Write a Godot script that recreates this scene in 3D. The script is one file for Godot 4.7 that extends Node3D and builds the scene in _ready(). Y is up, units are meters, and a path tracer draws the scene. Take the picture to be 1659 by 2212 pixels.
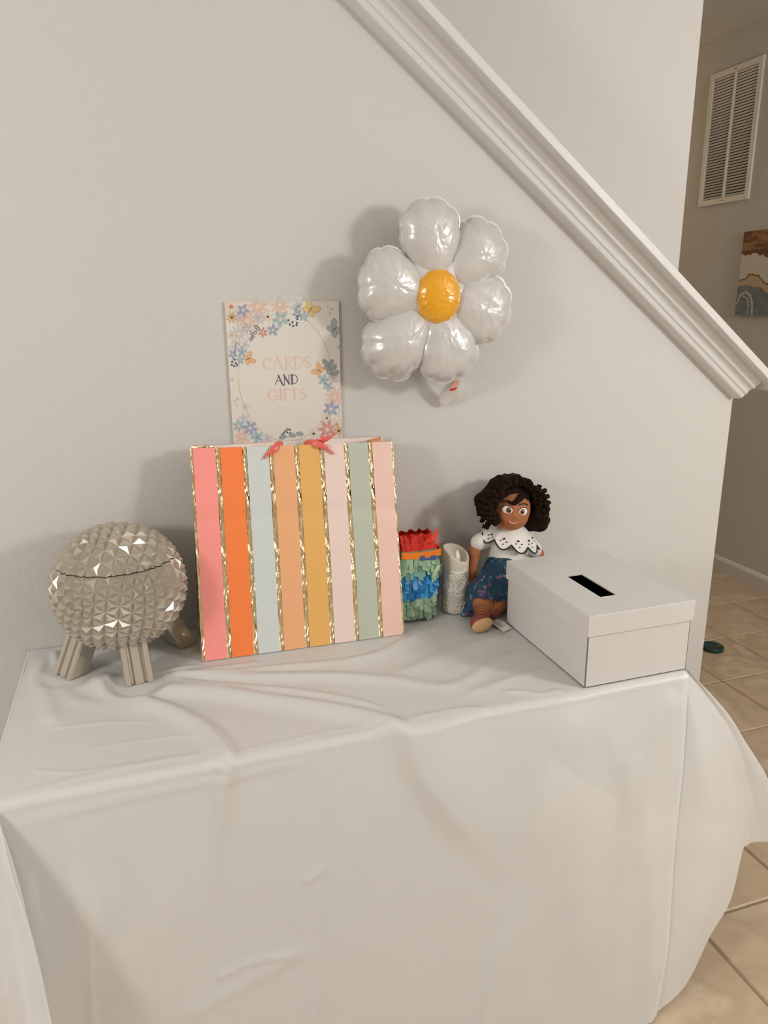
extends Node3D
# A party table with a plastic cloth under a staircase wall. Units are metres, y up, the wall lies near z = 0.

const WALL_Z := -0.03
const TABLE_Y := 0.74
const CEIL_Y := 2.79
const HALL_X := 3.03

var rng := RandomNumberGenerator.new()
var noise := FastNoiseLite.new()
var taken := {}


# ---------------------------------------------------------------- mesh building
class MB:
	var v := PackedVector3Array()
	var uv := PackedVector2Array()
	var col := PackedColorArray()
	var idx := PackedInt32Array()
	var tint := Color.WHITE

	func vert(p: Vector3, t := Vector2.ZERO) -> int:
		v.append(p)
		uv.append(t)
		col.append(tint)
		return v.size() - 1

	func tri(a: int, b: int, c: int) -> void:
		idx.append(a)
		idx.append(b)
		idx.append(c)

	func quad(a: int, b: int, c: int, d: int) -> void:
		tri(a, b, c)
		tri(a, c, d)

	# a triangle whose front faces away from «inside»
	func out_tri(p: Vector3, q: Vector3, r: Vector3, inside: Vector3) -> void:
		var a := vert(p)
		var b := vert(q)
		var c := vert(r)
		if (q - p).cross(r - p).dot((p + q + r) / 3.0 - inside) > 0.0:
			tri(a, c, b)
		else:
			tri(a, b, c)

	func out_quad(p: Vector3, q: Vector3, r: Vector3, s: Vector3, inside: Vector3) -> void:
		out_tri(p, q, r, inside)
		out_tri(p, r, s, inside)

	func grid(nu: int, nv: int, f: Callable, flip := false) -> void:
		var base := v.size()
		for j in nv + 1:
			for i in nu + 1:
				var p: Vector3 = f.call(float(i) / nu, float(j) / nv)
				vert(p, Vector2(float(i) / nu, float(j) / nv))
		for j in nv:
			for i in nu:
				var a := base + j * (nu + 1) + i
				if flip:
					quad(a, a + nu + 1, a + nu + 2, a + 1)
				else:
					quad(a, a + 1, a + nu + 2, a + nu + 1)

	# a box with chamfered edges
	func box(c: Vector3, size: Vector3, ch := 0.002, turn := Basis()) -> void:
		var h := size / 2.0
		ch = minf(ch, minf(h.x, minf(h.y, h.z)) * 0.9)
		var q := {}
		for sx in [-1, 1]:
			for sy in [-1, 1]:
				for sz in [-1, 1]:
					var s := Vector3(sx, sy, sz)
					for ax in 3:
						var p := h - Vector3(ch, ch, ch)
						p[ax] = h[ax]
						q[[sx, sy, sz, ax]] = c + turn * (p * s)
					out_tri(q[[sx, sy, sz, 0]], q[[sx, sy, sz, 1]], q[[sx, sy, sz, 2]], c)
		for s in [-1, 1]:
			out_quad(q[[s, -1, -1, 0]], q[[s, 1, -1, 0]], q[[s, 1, 1, 0]], q[[s, -1, 1, 0]], c)
			out_quad(q[[-1, s, -1, 1]], q[[1, s, -1, 1]], q[[1, s, 1, 1]], q[[-1, s, 1, 1]], c)
			out_quad(q[[-1, -1, s, 2]], q[[1, -1, s, 2]], q[[1, 1, s, 2]], q[[-1, 1, s, 2]], c)
			for t in [-1, 1]:
				out_quad(q[[s, t, -1, 0]], q[[s, t, 1, 0]], q[[s, t, 1, 1]], q[[s, t, -1, 1]], c)
				out_quad(q[[s, -1, t, 0]], q[[s, 1, t, 0]], q[[s, 1, t, 2]], q[[s, -1, t, 2]], c)
				out_quad(q[[-1, s, t, 1]], q[[1, s, t, 1]], q[[1, s, t, 2]], q[[-1, s, t, 2]], c)

	# profile of (radius, height) round an axis
	func lathe(at: Vector3, prof: Array, seg := 32, turn := Basis(), squash := Vector3.ONE) -> void:
		var base := v.size()
		for k in prof.size():
			for i in seg + 1:
				var a := TAU * i / seg
				vert(at + turn * (Vector3(prof[k][0] * cos(a), prof[k][1], prof[k][0] * sin(a)) * squash), Vector2(float(i) / seg, float(k) / (prof.size() - 1)))
		for k in prof.size() - 1:
			for i in seg:
				var a := base + k * (seg + 1) + i
				quad(a, a + 1, a + seg + 2, a + seg + 1)

	func ball(at: Vector3, r: Vector3, turn := Basis(), seg := 20) -> void:
		var prof := []
		for k in seg / 2 + 1:
			var a := PI * k / (seg / 2)
			prof.append([sin(a), -cos(a)])
		lathe(at, prof, seg, turn, r)

	# a round tube along points; radius is a number or one per point
	func tube(pts: PackedVector3Array, radius: Variant, sides := 6) -> void:
		var base := v.size()
		var n := pts.size()
		var up := Vector3(0.13, 0.9, 0.4).normalized()
		for k in n:
			var d := (pts[mini(k + 1, n - 1)] - pts[maxi(k - 1, 0)]).normalized()
			var s := d.cross(up).normalized()
			var w := s.cross(d)
			var r: float = radius[k] if radius is Array else radius
			for i in sides:
				var a := TAU * i / sides
				vert(pts[k] + (s * cos(a) + w * sin(a)) * r)
		for k in n - 1:
			for i in sides:
				var a := base + k * sides + i
				var b := base + k * sides + (i + 1) % sides
				quad(a, a + sides, b + sides, b)
		for e in [0, n - 1]:
			var m := vert(pts[e])
			for i in sides:
				tri(m, base + e * sides + (i if e else (i + 1) % sides), base + e * sides + ((i + 1) % sides if e else i))

	# a flat polygon pushed from z0 to z1
	func prism(poly: PackedVector2Array, z0: float, z1: float) -> void:
		var t := Geometry2D.triangulate_polygon(poly)
		var n := poly.size()
		for side in [0, 1]:
			var z := z1 if side else z0
			for k in t.size() / 3:
				var p := poly[t[k * 3]]
				var q := poly[t[k * 3 + 1]]
				var r := poly[t[k * 3 + 2]]
				out_tri(Vector3(p.x, p.y, z), Vector3(q.x, q.y, z), Vector3(r.x, r.y, z), Vector3((p.x + q.x + r.x) / 3, (p.y + q.y + r.y) / 3, (z0 + z1) / 2))
		var cw := 1.0 if Geometry2D.is_polygon_clockwise(poly) else -1.0
		for i in n:
			var p := poly[i]
			var q := poly[(i + 1) % n]
			var m := (p + q) / 2.0
			var d := (q - p).normalized()
			var inner := m + Vector2(d.y, -d.x) * cw * -0.01
			# take whichever side lies in the polygon
			if not Geometry2D.is_point_in_polygon(m + Vector2(-d.y, d.x) * 0.0005, poly):
				inner = m + Vector2(d.y, -d.x) * 0.01
			else:
				inner = m + Vector2(-d.y, d.x) * 0.01
			out_quad(Vector3(p.x, p.y, z0), Vector3(q.x, q.y, z0), Vector3(q.x, q.y, z1), Vector3(p.x, p.y, z1), Vector3(inner.x, inner.y, (z0 + z1) / 2))

	func mesh(off: Vector3, smooth: bool) -> ArrayMesh:
		var st := SurfaceTool.new()
		st.begin(Mesh.PRIMITIVE_TRIANGLES)
		if smooth:
			st.set_smooth_group(0)
			for i in v.size():
				st.set_uv(uv[i])
				st.set_color(col[i])
				st.add_vertex(v[i] - off)
			for i in idx:
				st.add_index(i)
		else:
			for i in idx:
				st.set_smooth_group(-1)
				st.set_uv(uv[i])
				st.set_color(col[i])
				st.add_vertex(v[i] - off)
		st.generate_normals()
		return st.commit()


func V(x: float, y: float, z: float) -> Vector3:
	return Vector3(x, y, z)


func curve(pts: Array, each := 8) -> PackedVector3Array:
	var out := PackedVector3Array()
	var n := pts.size()
	for k in n - 1:
		for i in each:
			var t := float(i) / each
			out.append((pts[k] as Vector3).cubic_interpolate(pts[k + 1], pts[maxi(k - 1, 0)], pts[mini(k + 2, n - 1)], t))
	out.append(pts[n - 1])
	return out


func numbered(called: String) -> String:
	if not taken.has(called):
		taken[called] = 0
		return called
	taken[called] += 1
	return "%s_%03d" % [called, taken[called]]


func tag(o: Node, label: String, category := "", group := "", kind := "") -> Node:
	for pair in [["label", label], ["category", category], ["group", group], ["kind", kind]]:
		if pair[1]:
			o.set_meta(pair[0], pair[1])
	return o


func thing(called: String, label: String, category: String, at: Vector3, group := "") -> Node3D:
	var o := Node3D.new()
	o.name = numbered(called)
	o.position = at
	add_child(o, true)
	tag(o, label, category, group)
	return o


# one named mesh; the builder's points are in the world, «at» is the origin of its parent chain
func obj(called: String, mb: MB, m: Material, parent: Node3D = null, smooth := true, pivot: Variant = null) -> MeshInstance3D:
	var o := MeshInstance3D.new()
	var origin := Vector3.ZERO
	var p := parent
	while p != null and p != self:
		origin += p.position
		p = p.get_parent() as Node3D
	if parent == null:
		o.name = numbered(called)
		var at: Vector3 = pivot if pivot != null else Vector3.ZERO
		o.position = at
		origin = at
	else:
		o.name = called
	o.mesh = mb.mesh(origin, smooth)
	o.mesh.surface_set_material(0, m)
	o.cast_shadow = GeometryInstance3D.SHADOW_CASTING_SETTING_ON
	(parent if parent else self).add_child(o, true)
	return o


func struct(called: String, mb: MB, m: Material, smooth := false) -> MeshInstance3D:
	var o := obj(called, mb, m, null, smooth)
	o.set_meta("kind", "structure")
	return o


func mat(c: Color, rough := 0.6, metal := 0.0, extra := {}) -> StandardMaterial3D:
	var m := StandardMaterial3D.new()
	m.albedo_color = c
	m.roughness = rough
	m.metallic = metal
	for k in extra:
		m.set(k, extra[k])
	return m


func rgb(r: float, g: float, b: float) -> Color:
	return Color(r / 255.0, g / 255.0, b / 255.0)


func noise_tex(freq: float, octaves: int, as_normal := false, strength := 4.0, size := 512, sd := 1, ramp: Gradient = null, kind := FastNoiseLite.TYPE_SIMPLEX_SMOOTH) -> NoiseTexture2D:
	var n := FastNoiseLite.new()
	n.seed = sd
	n.noise_type = kind
	n.frequency = freq
	n.fractal_octaves = octaves
	var t := NoiseTexture2D.new()
	t.width = size
	t.height = size
	t.seamless = true
	t.noise = n
	t.as_normal_map = as_normal
	t.bump_strength = strength
	if ramp:
		t.color_ramp = ramp
	return t


func ramp(cols: Array) -> Gradient:
	var g := Gradient.new()
	g.offsets = PackedFloat32Array(range(cols.size()).map(func(i): return float(i) / (cols.size() - 1)))
	g.colors = PackedColorArray(cols)
	return g


# ---------------------------------------------------------------- distance fields
func cap(p: Vector3, a: Vector3, b: Vector3, ra: float, rb: float) -> float:
	var d := b - a
	var t := clampf((p - a).dot(d) / d.length_squared(), 0.0, 1.0)
	return (p - a - d * t).length() - lerpf(ra, rb, t)


func ell(p: Vector3, c: Vector3, r: Vector3) -> float:
	var q := (p - c) / r
	var k := q.length()
	return (k - 1.0) * minf(r.x, minf(r.y, r.z)) if k < 1.0 else k * (k - 1.0) / maxf((q / r).length(), 1e-6)


func smin(a: float, b: float, k: float) -> float:
	var h := clampf(0.5 + 0.5 * (b - a) / k, 0.0, 1.0)
	return lerpf(b, a, h) - k * h * (1.0 - h)


# surface nets of a distance field, one vertex in each cell that the surface crosses
func nets(mb: MB, f: Callable, lo: Vector3, hi: Vector3, cell: float) -> void:
	var n := Vector3i(((hi - lo) / cell).ceil()) + Vector3i.ONE
	n = Vector3i(((n.x + 3) / 4) * 4 + 1, ((n.y + 3) / 4) * 4 + 1, ((n.z + 3) / 4) * 4 + 1)
	var sx := 1
	var sy := n.x
	var sz := n.x * n.y
	var val := PackedFloat32Array()
	val.resize(n.x * n.y * n.z)
	val.fill(9e9)
	for bz in range(0, n.z - 1, 4):
		for by in range(0, n.y - 1, 4):
			for bx in range(0, n.x - 1, 4):
				var m: float = f.call(lo + Vector3(bx + 2, by + 2, bz + 2) * cell)
				var far := absf(m) > cell * 5.5
				for z in range(bz, bz + 5):
					for y in range(by, by + 5):
						for x in range(bx, bx + 5):
							var i := x + y * sy + z * sz
							if far:
								if val[i] > 8e9:
									val[i] = 8.5e9 if m > 0.0 else -8.5e9
							elif absf(val[i]) > 8e9:
								val[i] = f.call(lo + Vector3(x, y, z) * cell)
	var id := {}
	var corner: Array[int] = [0, sx, sy, sx + sy, sz, sx + sz, sy + sz, sx + sy + sz]
	var edges := [[0, 1], [2, 3], [4, 5], [6, 7], [0, 2], [1, 3], [4, 6], [5, 7], [0, 4], [1, 5], [2, 6], [3, 7]]
	for z in n.z - 1:
		for y in n.y - 1:
			for x in n.x - 1:
				var i := x + y * sy + z * sz
				var inside := 0
				for c in corner:
					if val[i + c] < 0.0:
						inside += 1
				if inside == 0 or inside == 8:
					continue
				var sum := Vector3.ZERO
				var cnt := 0
				for e in edges:
					var a := val[i + corner[e[0]]]
					var b := val[i + corner[e[1]]]
					if (a < 0.0) != (b < 0.0):
						var t := clampf(a / (a - b), 0.0, 1.0)
						var pa := Vector3(e[0] & 1, (e[0] >> 1) & 1, e[0] >> 2)
						var pb := Vector3(e[1] & 1, (e[1] >> 1) & 1, e[1] >> 2)
						sum += pa.lerp(pb, t)
						cnt += 1
				id[i] = mb.vert(lo + (Vector3(x, y, z) + sum / cnt) * cell)
	for i in id:
		var a := val[i]
		for k in 3:
			var d: int = [sx, sy, sz][k]
			var u: int = [sy, sz, sx][k]
			var w: int = [sz, sx, sy][k]
			var b := val[i + d]
			if (a < 0.0) == (b < 0.0):
				continue
			if not (id.has(i - u) and id.has(i - w) and id.has(i - u - w)):
				continue
			if a < 0.0:
				mb.quad(id[i], id[i - w], id[i - u - w], id[i - u])
			else:
				mb.quad(id[i], id[i - u], id[i - u - w], id[i - w])


# ---------------------------------------------------------------- picture drawing
func dab(im: Image, x: float, y: float, c: Color, a := 1.0) -> void:
	var ix := int(x)
	var iy := int(y)
	if ix < 0 or iy < 0 or ix >= im.get_width() or iy >= im.get_height() or a <= 0.0:
		return
	im.set_pixel(ix, iy, im.get_pixel(ix, iy).lerp(c, minf(a, 1.0)))


func oval(im: Image, cx: float, cy: float, rx: float, ry: float, c: Color, turn := 0.0, a := 1.0, rim: Variant = null, soft := 0.15) -> void:
	var r := int(maxf(rx, ry)) + 2
	var ct := cos(turn)
	var sn := sin(turn)
	for y in range(int(cy) - r, int(cy) + r + 1):
		for x in range(int(cx) - r, int(cx) + r + 1):
			var dx := x - cx
			var dy := y - cy
			var k := Vector2((dx * ct + dy * sn) / rx, (-dx * sn + dy * ct) / ry).length()
			if k < 1.0:
				if rim != null and k > 0.86:
					dab(im, x, y, rim, a * 0.6)
				else:
					dab(im, x, y, c, a * clampf((1.0 - k) / soft, 0.0, 1.0))


func stroke(im: Image, pts: Array, w0: float, w1: float, c: Color, a := 1.0) -> void:
	var n := pts.size()
	for k in n - 1:
		var p: Vector2 = pts[k]
		var q: Vector2 = pts[k + 1]
		var w := lerpf(w0, w1, (k + 0.5) / (n - 1)) / 2.0
		var lo := p.min(q) - Vector2(w + 1, w + 1)
		var hi := p.max(q) + Vector2(w + 1, w + 1)
		for y in range(int(lo.y), int(hi.y) + 1):
			for x in range(int(lo.x), int(hi.x) + 1):
				var d := Geometry2D.get_closest_point_to_segment(Vector2(x, y), p, q).distance_to(Vector2(x, y))
				dab(im, x, y, c, a * clampf(w + 0.5 - d, 0.0, 1.0))


func arc(cx: float, cy: float, rx: float, ry: float, a0: float, a1: float, n := 14) -> Array:
	var out := []
	for i in n + 1:
		var a := deg_to_rad(lerpf(a0, a1, float(i) / n))
		out.append(Vector2(cx + rx * cos(a), cy + ry * sin(a)))
	return out


func _ready() -> void:
	rng.seed = 7
	noise.seed = 3
	noise.frequency = 1.0
	# ---- camera
	var cam := Camera3D.new()
	cam.name = "camera"
	cam.transform = Transform3D(Basis(V(0.9502, -0.0091, 0.3114), V(0.0928, 0.9624, -0.2552), V(-0.2974, 0.2714, 0.9153)).orthonormalized(), V(0, 1.48, 1.6529))
	cam.fov = 69.31
	cam.near = 0.02
	add_child(cam)
	# ---- air and exposure
	var env := Environment.new()
	env.background_mode = Environment.BG_COLOR
	env.background_color = Color(0, 0, 0)
	env.tonemap_mode = Environment.TONE_MAPPER_LINEAR
	env.tonemap_exposure = 0.338
	env.sdfgi_enabled = true
	env.ssao_enabled = true
	env.ssil_enabled = true
	var we := WorldEnvironment.new()
	we.name = "environment"
	we.environment = env
	add_child(we)
	# ---- lamps behind the camera
	lamp(V(2.35, 1.92, 2.05), 6.9, Color(1.0, 0.998, 0.985), "low on the right behind the camera")
	lamp(V(-1.75, 1.8, 1.5), 4.5, Color(1.0, 0.998, 0.985), "low on the left behind the camera")
	lamp(V(2.75, 2.3, -3.3), 0.9, Color(1.0, 0.86, 0.66), "at the far end of the hallway")
	room()
	trim()
	hall()
	table()
	tablecloth()
	jar()
	bag()
	sign_board()
	balloon()
	gift_box()
	doll()
	pinata()
	candle()
	lid_on_floor()


func lamp(at: Vector3, power: float, c: Color, side: String) -> void:
	var t := thing("ceiling_lamp", "frosted globe ceiling lamp hanging %s" % side, "lamp", V(at.x, CEIL_Y, at.z))
	var mb := MB.new()
	mb.lathe(V(at.x, CEIL_Y - 0.03, at.z), [[0.0, 0.0], [0.05, 0.0], [0.062, 0.01], [0.065, 0.03], [0.0, 0.03]], 24)
	mb.tube(PackedVector3Array([V(at.x, CEIL_Y - 0.02, at.z), at + V(0, 0.11, 0)]), 0.008, 8)
	obj("canopy", mb, mat(rgb(215, 212, 205), 0.4, 0.3), t)
	var g := MB.new()
	g.ball(at, V(0.19, 0.19, 0.19), Basis(), 24)
	var m := mat(Color.WHITE, 0.3, 0.0, {"emission_enabled": true, "emission": c, "emission_energy_multiplier": 3.5})
	obj("globe", g, m, t)
	var l := OmniLight3D.new()
	l.name = "light"
	l.position = at
	l.light_color = c
	l.light_energy = power
	l.light_size = 0.18
	l.omni_range = 14.0
	l.omni_attenuation = 2.0
	l.shadow_enabled = true
	add_child(l, true)


# ---------------------------------------------------------------- the room
var wall_mat: StandardMaterial3D
var white_paint: StandardMaterial3D

func slab(called: String, lo: Vector3, hi: Vector3, m: Material) -> MeshInstance3D:
	var mb := MB.new()
	mb.box((lo + hi) / 2.0, hi - lo, 0.001)
	return struct(called, mb, m)


func slope() -> Array:   # where the stair wall's trim starts, along it downwards, and away from it
	var a := deg_to_rad(37.88)
	return [V(1.581, 1.2165, WALL_Z), V(cos(a), -sin(a), 0), V(sin(a), cos(a), 0)]


func room() -> void:
	wall_mat = mat(rgb(206, 203, 199), 0.75, 0.0, {"uv1_triplanar": true, "uv1_world_triplanar": true, "uv1_scale": V(3.0, 3.0, 3.0), "normal_enabled": true, "normal_scale": 0.32})
	wall_mat.normal_texture = noise_tex(0.045, 3, true, 5.0, 1024, 11)
	white_paint = mat(rgb(215, 213, 210), 0.38, 0.0, {"metallic_specular": 0.35})
	var s := slope()
	var p0: Vector3 = s[0]
	var n: Vector3 = s[2]
	var top := p0 + n * (0.072 / 1.0)
	var ytop := top.y + (top.x - p0.x) * tan(deg_to_rad(37.88))
	var xc := p0.x - (CEIL_Y - ytop) / tan(deg_to_rad(37.88))
	var mb := MB.new()
	mb.prism(PackedVector2Array([Vector2(-2.3, -0.1), Vector2(p0.x, -0.1), Vector2(p0.x, ytop), Vector2(xc, CEIL_Y), Vector2(-2.3, CEIL_Y)]), -0.30, WALL_Z)
	struct("wall_back", mb, wall_mat)
	slab("wall_stair", V(-2.3, -0.1, -0.42), V(1.575, CEIL_Y, -0.30), wall_mat)
	slab("wall_passage", V(1.455, -0.1, -4.3), V(1.575, CEIL_Y, -0.42), wall_mat)
	slab("wall_left", V(-2.4, -0.1, -0.42), V(-2.3, CEIL_Y, 4.4), wall_mat)
	slab("wall_front", V(-2.4, -0.1, 4.4), V(HALL_X + 0.12, CEIL_Y, 4.5), wall_mat)
	slab("wall_right", V(HALL_X, -0.1, -4.3), V(HALL_X + 0.12, CEIL_Y, 4.4), wall_mat)
	slab("wall_end", V(1.455, -0.1, -4.4), V(HALL_X + 0.12, CEIL_Y, -4.3), wall_mat)
	slab("ceiling", V(-2.4, CEIL_Y, -4.4), V(HALL_X + 0.12, CEIL_Y + 0.1, 4.5), mat(rgb(204, 201, 196), 0.85, 0.0, {"uv1_triplanar": true, "uv1_world_triplanar": true, "uv1_scale": V(3, 3, 3), "normal_enabled": true, "normal_scale": 0.5, "normal_texture": wall_mat.normal_texture}))
	# floor: a bed of grout with ceramic tiles set in it
	var fl := slab("floor", V(-2.4, -0.12, -4.4), V(HALL_X + 0.12, -0.004, 4.5), mat(rgb(150, 128, 100), 0.9))
	var tiles := []
	for k in 4:
		var g := ramp([rgb(186, 161, 132).lightened(0.02 * k), rgb(199, 176, 148), rgb(193, 170, 142).darkened(0.02 * k), rgb(207, 186, 160), rgb(191, 165, 135)])
		var m := mat(Color.WHITE, 0.42, 0.0, {"uv1_triplanar": true, "uv1_world_triplanar": true, "uv1_scale": V(1.1, 1.1, 1.1), "uv1_offset": V(0.31 * k, 0.17 * k, 0.53 * k), "normal_enabled": true, "normal_scale": 0.25})
		m.albedo_texture = noise_tex(0.007, 4, false, 1.0, 512, 40 + k, g)
		m.normal_texture = noise_tex(0.03, 3, true, 3.0, 512, 50)
		tiles.append(m)
	var t := MB.new()
	t.box(Vector3.ZERO, V(0.3095, 0.012, 0.3125), 0.0035)
	var variants := []
	for k in 4:
		var am := t.mesh(Vector3.ZERO, false)
		am.surface_set_material(0, tiles[k])
		variants.append(am)
	for i in range(-6, 7):
		for j in range(-8, 9):
			var x := 1.177 + 0.3155 * (i - 0.5) + 0.3155
			var z := 0.473 + 0.319 * (j - 0.5)
			if x > HALL_X + 0.1 or x < -0.8 or (z < -0.2 and x < 1.4):
				continue
			var o := MeshInstance3D.new()
			o.name = "tile"
			o.mesh = variants[rng.randi() % 4]
			o.position = V(x, -0.006 + rng.randf_range(-0.0006, 0.0006), z)
			o.rotation = V(rng.randf_range(-0.002, 0.002), 0, rng.randf_range(-0.002, 0.002))
			fl.add_child(o, true)


func trim() -> void:
	var s := slope()
	var p0: Vector3 = s[0]
	var t: Vector3 = s[1]
	var n: Vector3 = s[2]
	# crown moulding swept along the slope; (away from the slope's foot, out of the wall)
	var prof := [[-0.004, 0.0], [0.0, 0.034], [0.002, 0.0385], [0.005, 0.0405], [0.0135, 0.0425], [0.0155, 0.046], [0.0185, 0.0475], [0.0225, 0.046], [0.026, 0.0465], [0.030, 0.0495], [0.0335, 0.0545], [0.0355, 0.0600], [0.0375, 0.0625], [0.0395, 0.0625], [0.0405, 0.0605], [0.0435, 0.061], [0.0470, 0.0640], [0.0505, 0.069], [0.0535, 0.0715], [0.062, 0.0715], [0.062, 0.0]]
	for q in prof:   # bring the depth to the moulding's true reach
		q[1] = q[1] * 0.82
	var mb := MB.new()
	var far := -3.2
	for end in [0, 1]:
		var off: float = 0.0 if end else far
		var mid := p0 + t * off + n * 0.03 + V(0, 0, 0.012)
		for k in prof.size() - 1:
			var a: Vector3 = p0 + t * off + n * prof[k][0] + V(0, 0, prof[k][1])
			var b: Vector3 = p0 + t * off + n * prof[k + 1][0] + V(0, 0, prof[k + 1][1])
			mb.out_tri(a, b, mid, mid - t * (0.1 if end else -0.1))
	for k in prof.size() - 1:
		var a: Vector3 = p0 + n * prof[k][0] + V(0, 0, prof[k][1])
		var b: Vector3 = p0 + n * prof[k + 1][0] + V(0, 0, prof[k + 1][1])
		var inside: Vector3 = p0 + t * far * 0.5 + n * 0.04 + V(0, 0, -0.02)
		mb.out_quad(a, b, b + t * far, a + t * far, inside)
	tag(struct("trim_1", mb, white_paint), "glossy white crown moulding sloping down the stair wall under its cap board", "moulding")
	var cb := MB.new()
	cb.box(p0 + t * (far + 0.05) / 2.0 + n * (0.062 + 0.0098) + V(0, 0, -0.09), V(0.05 - far, 0.0195, 0.36), 0.0015, Basis(t, n, V(0, 0, 1)))
	tag(struct("trim_2", cb, white_paint), "flat white cap board on top of the sloping stair wall", "cap board")


func hall() -> void:
	var bb := MB.new()
	bb.prism(PackedVector2Array([Vector2(0, 0), Vector2(0.014, 0), Vector2(0.014, 0.066), Vector2(0.010, 0.074), Vector2(0.005, 0.082), Vector2(0, 0.085)]), 0.0, 1.0)
	for i in bb.v.size():
		bb.v[i] = V(HALL_X - bb.v[i].x, bb.v[i].y, lerpf(-4.3, 4.4, bb.v[i].z))
	struct("baseboard_right", bb, white_paint)
	# return air grille
	var zl := -1.982
	var zr := -1.617
	var y0 := 1.972
	var y1 := 2.623
	var zm := (zl + zr) / 2.0
	var o := thing("air_vent", "white rectangular return air grille high on the dim hallway wall", "air vent", V(HALL_X, y0, zm))
	var paint := mat(rgb(236, 232, 224), 0.4)
	var x := HALL_X - 0.006
	var mb := MB.new()
	var bw := 0.03
	mb.box(V(x, (y0 + y1) / 2, zl + bw / 2), V(0.012, y1 - y0, bw), 0.002)
	mb.box(V(x, (y0 + y1) / 2, zr - bw / 2), V(0.012, y1 - y0, bw), 0.002)
	mb.box(V(x, y0 + bw / 2, zm), V(0.012, bw, zr - zl - 2 * bw), 0.002)
	mb.box(V(x, y1 - bw / 2, zm), V(0.012, bw, zr - zl - 2 * bw), 0.002)
	obj("frame", mb, paint, o, false)
	mb = MB.new()
	mb.box(V(x, (y0 + y1) / 2, zm), V(0.011, y1 - y0 - 2 * bw, 0.014), 0.0015)
	obj("centre_bar", mb, paint, o, false)
	mb = MB.new()
	mb.box(V(HALL_X - 0.001, (y0 + y1) / 2, zm), V(0.001, y1 - y0 - 0.03, zr - zl - 0.03), 0.0003)
	obj("backing", mb, mat(rgb(38, 34, 30), 0.9), o, false)
	for yy in [y0 + bw * 0.5, y1 - bw * 0.5]:
		mb = MB.new()
		mb.lathe(V(x - 0.006, yy, zm), [[0.0, 0.0015], [0.003, 0.0012], [0.0038, 0.0], [0.0, 0.0]], 10, Basis(V(0, 0, 1), PI / 2))
		tag(obj("screw", mb, mat(rgb(60, 52, 44), 0.5, 0.5), o), "dark screw head")
	var count := 42
	var len := (zr - zl - 2 * bw - 0.014) / 2.0
	var sm: ArrayMesh = null
	for c in 2:
		for k in count:
			var at := V(x + 0.0005, y0 + bw + (k + 0.5) * (y1 - y0 - 2 * bw) / count, zm + (c - 0.5) * (len + 0.014))
			if sm == null:
				mb = MB.new()
				mb.box(Vector3.ZERO, V(0.011, 0.0016, len), 0.0004, Basis(V(0, 0, 1), -0.75))
				sm = mb.mesh(Vector3.ZERO, false)
				sm.surface_set_material(0, paint)
			var sl := MeshInstance3D.new()
			sl.name = "slat"
			sl.mesh = sm
			sl.position = at - o.position
			o.add_child(sl, true)
	# abstract canvas
	var im := Image.create(256, 176, false, Image.FORMAT_RGB8)
	var nz := FastNoiseLite.new()
	nz.seed = 5
	nz.frequency = 0.02
	for py in 176:
		for px in 256:
			var v := py / 176.0 + 0.16 * sin(px * 0.026 + 0.9) * (1.0 - px / 400.0) + 0.07 * nz.get_noise_2d(px, py)
			var c := rgb(150, 140, 126)
			if v > 0.80:
				c = rgb(112, 121, 128).lerp(rgb(136, 142, 145), clampf(nz.get_noise_2d(px * 2, py * 3) + 0.4, 0, 1))
			elif v > 0.69:
				c = rgb(196, 172, 140)
			elif v > 0.665:
				c = rgb(140, 100, 62)
			elif v > 0.42:
				c = rgb(212, 206, 196)
			elif v > 0.12:
				c = rgb(112, 72, 42).lerp(rgb(165, 120, 78), clampf(0.5 + 2.0 * nz.get_noise_2d(px * 0.6, v * 420.0), 0, 1))
			else:
				c = rgb(138, 124, 108).lerp(rgb(170, 160, 146), clampf(0.5 + nz.get_noise_2d(px, py * 3) * 1.5, 0, 1))
			im.set_pixel(px, py, c)
	stroke(im, [Vector2(2, 150), Vector2(8, 132), Vector2(20, 126), Vector2(30, 134), Vector2(36, 150), Vector2(38, 175)], 3, 4, rgb(222, 222, 216), 0.8)
	stroke(im, [Vector2(12, 134), Vector2(24, 140), Vector2(28, 155), Vector2(28, 175)], 3, 2, rgb(222, 222, 216), 0.7)
	var p := thing("canvas_painting", "abstract canvas painting with brown, white and grey-blue waves on the hallway wall", "painting", V(HALL_X, 1.402, -1.2))
	mb = MB.new()
	mb.box(V(HALL_X - 0.011, 1.608, -1.215), V(0.022, 0.412, 0.78), 0.002)
	obj("canvas", mb, mat(rgb(196, 186, 172), 0.8), p, false)
	mb = MB.new()
	mb.grid(1, 1, func(a: float, b: float): return V(HALL_X - 0.0226, 1.8135 - 0.411 * b, -1.604 + 0.778 * a))
	obj("painted_face", mb, mat(Color.WHITE, 0.6, 0.0, {"albedo_texture": ImageTexture.create_from_image(im)}), p)


# ---------------------------------------------------------------- table and cloth
const TX0 := -0.272
const TX1 := 1.018
const TZ1 := 0.522

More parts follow.
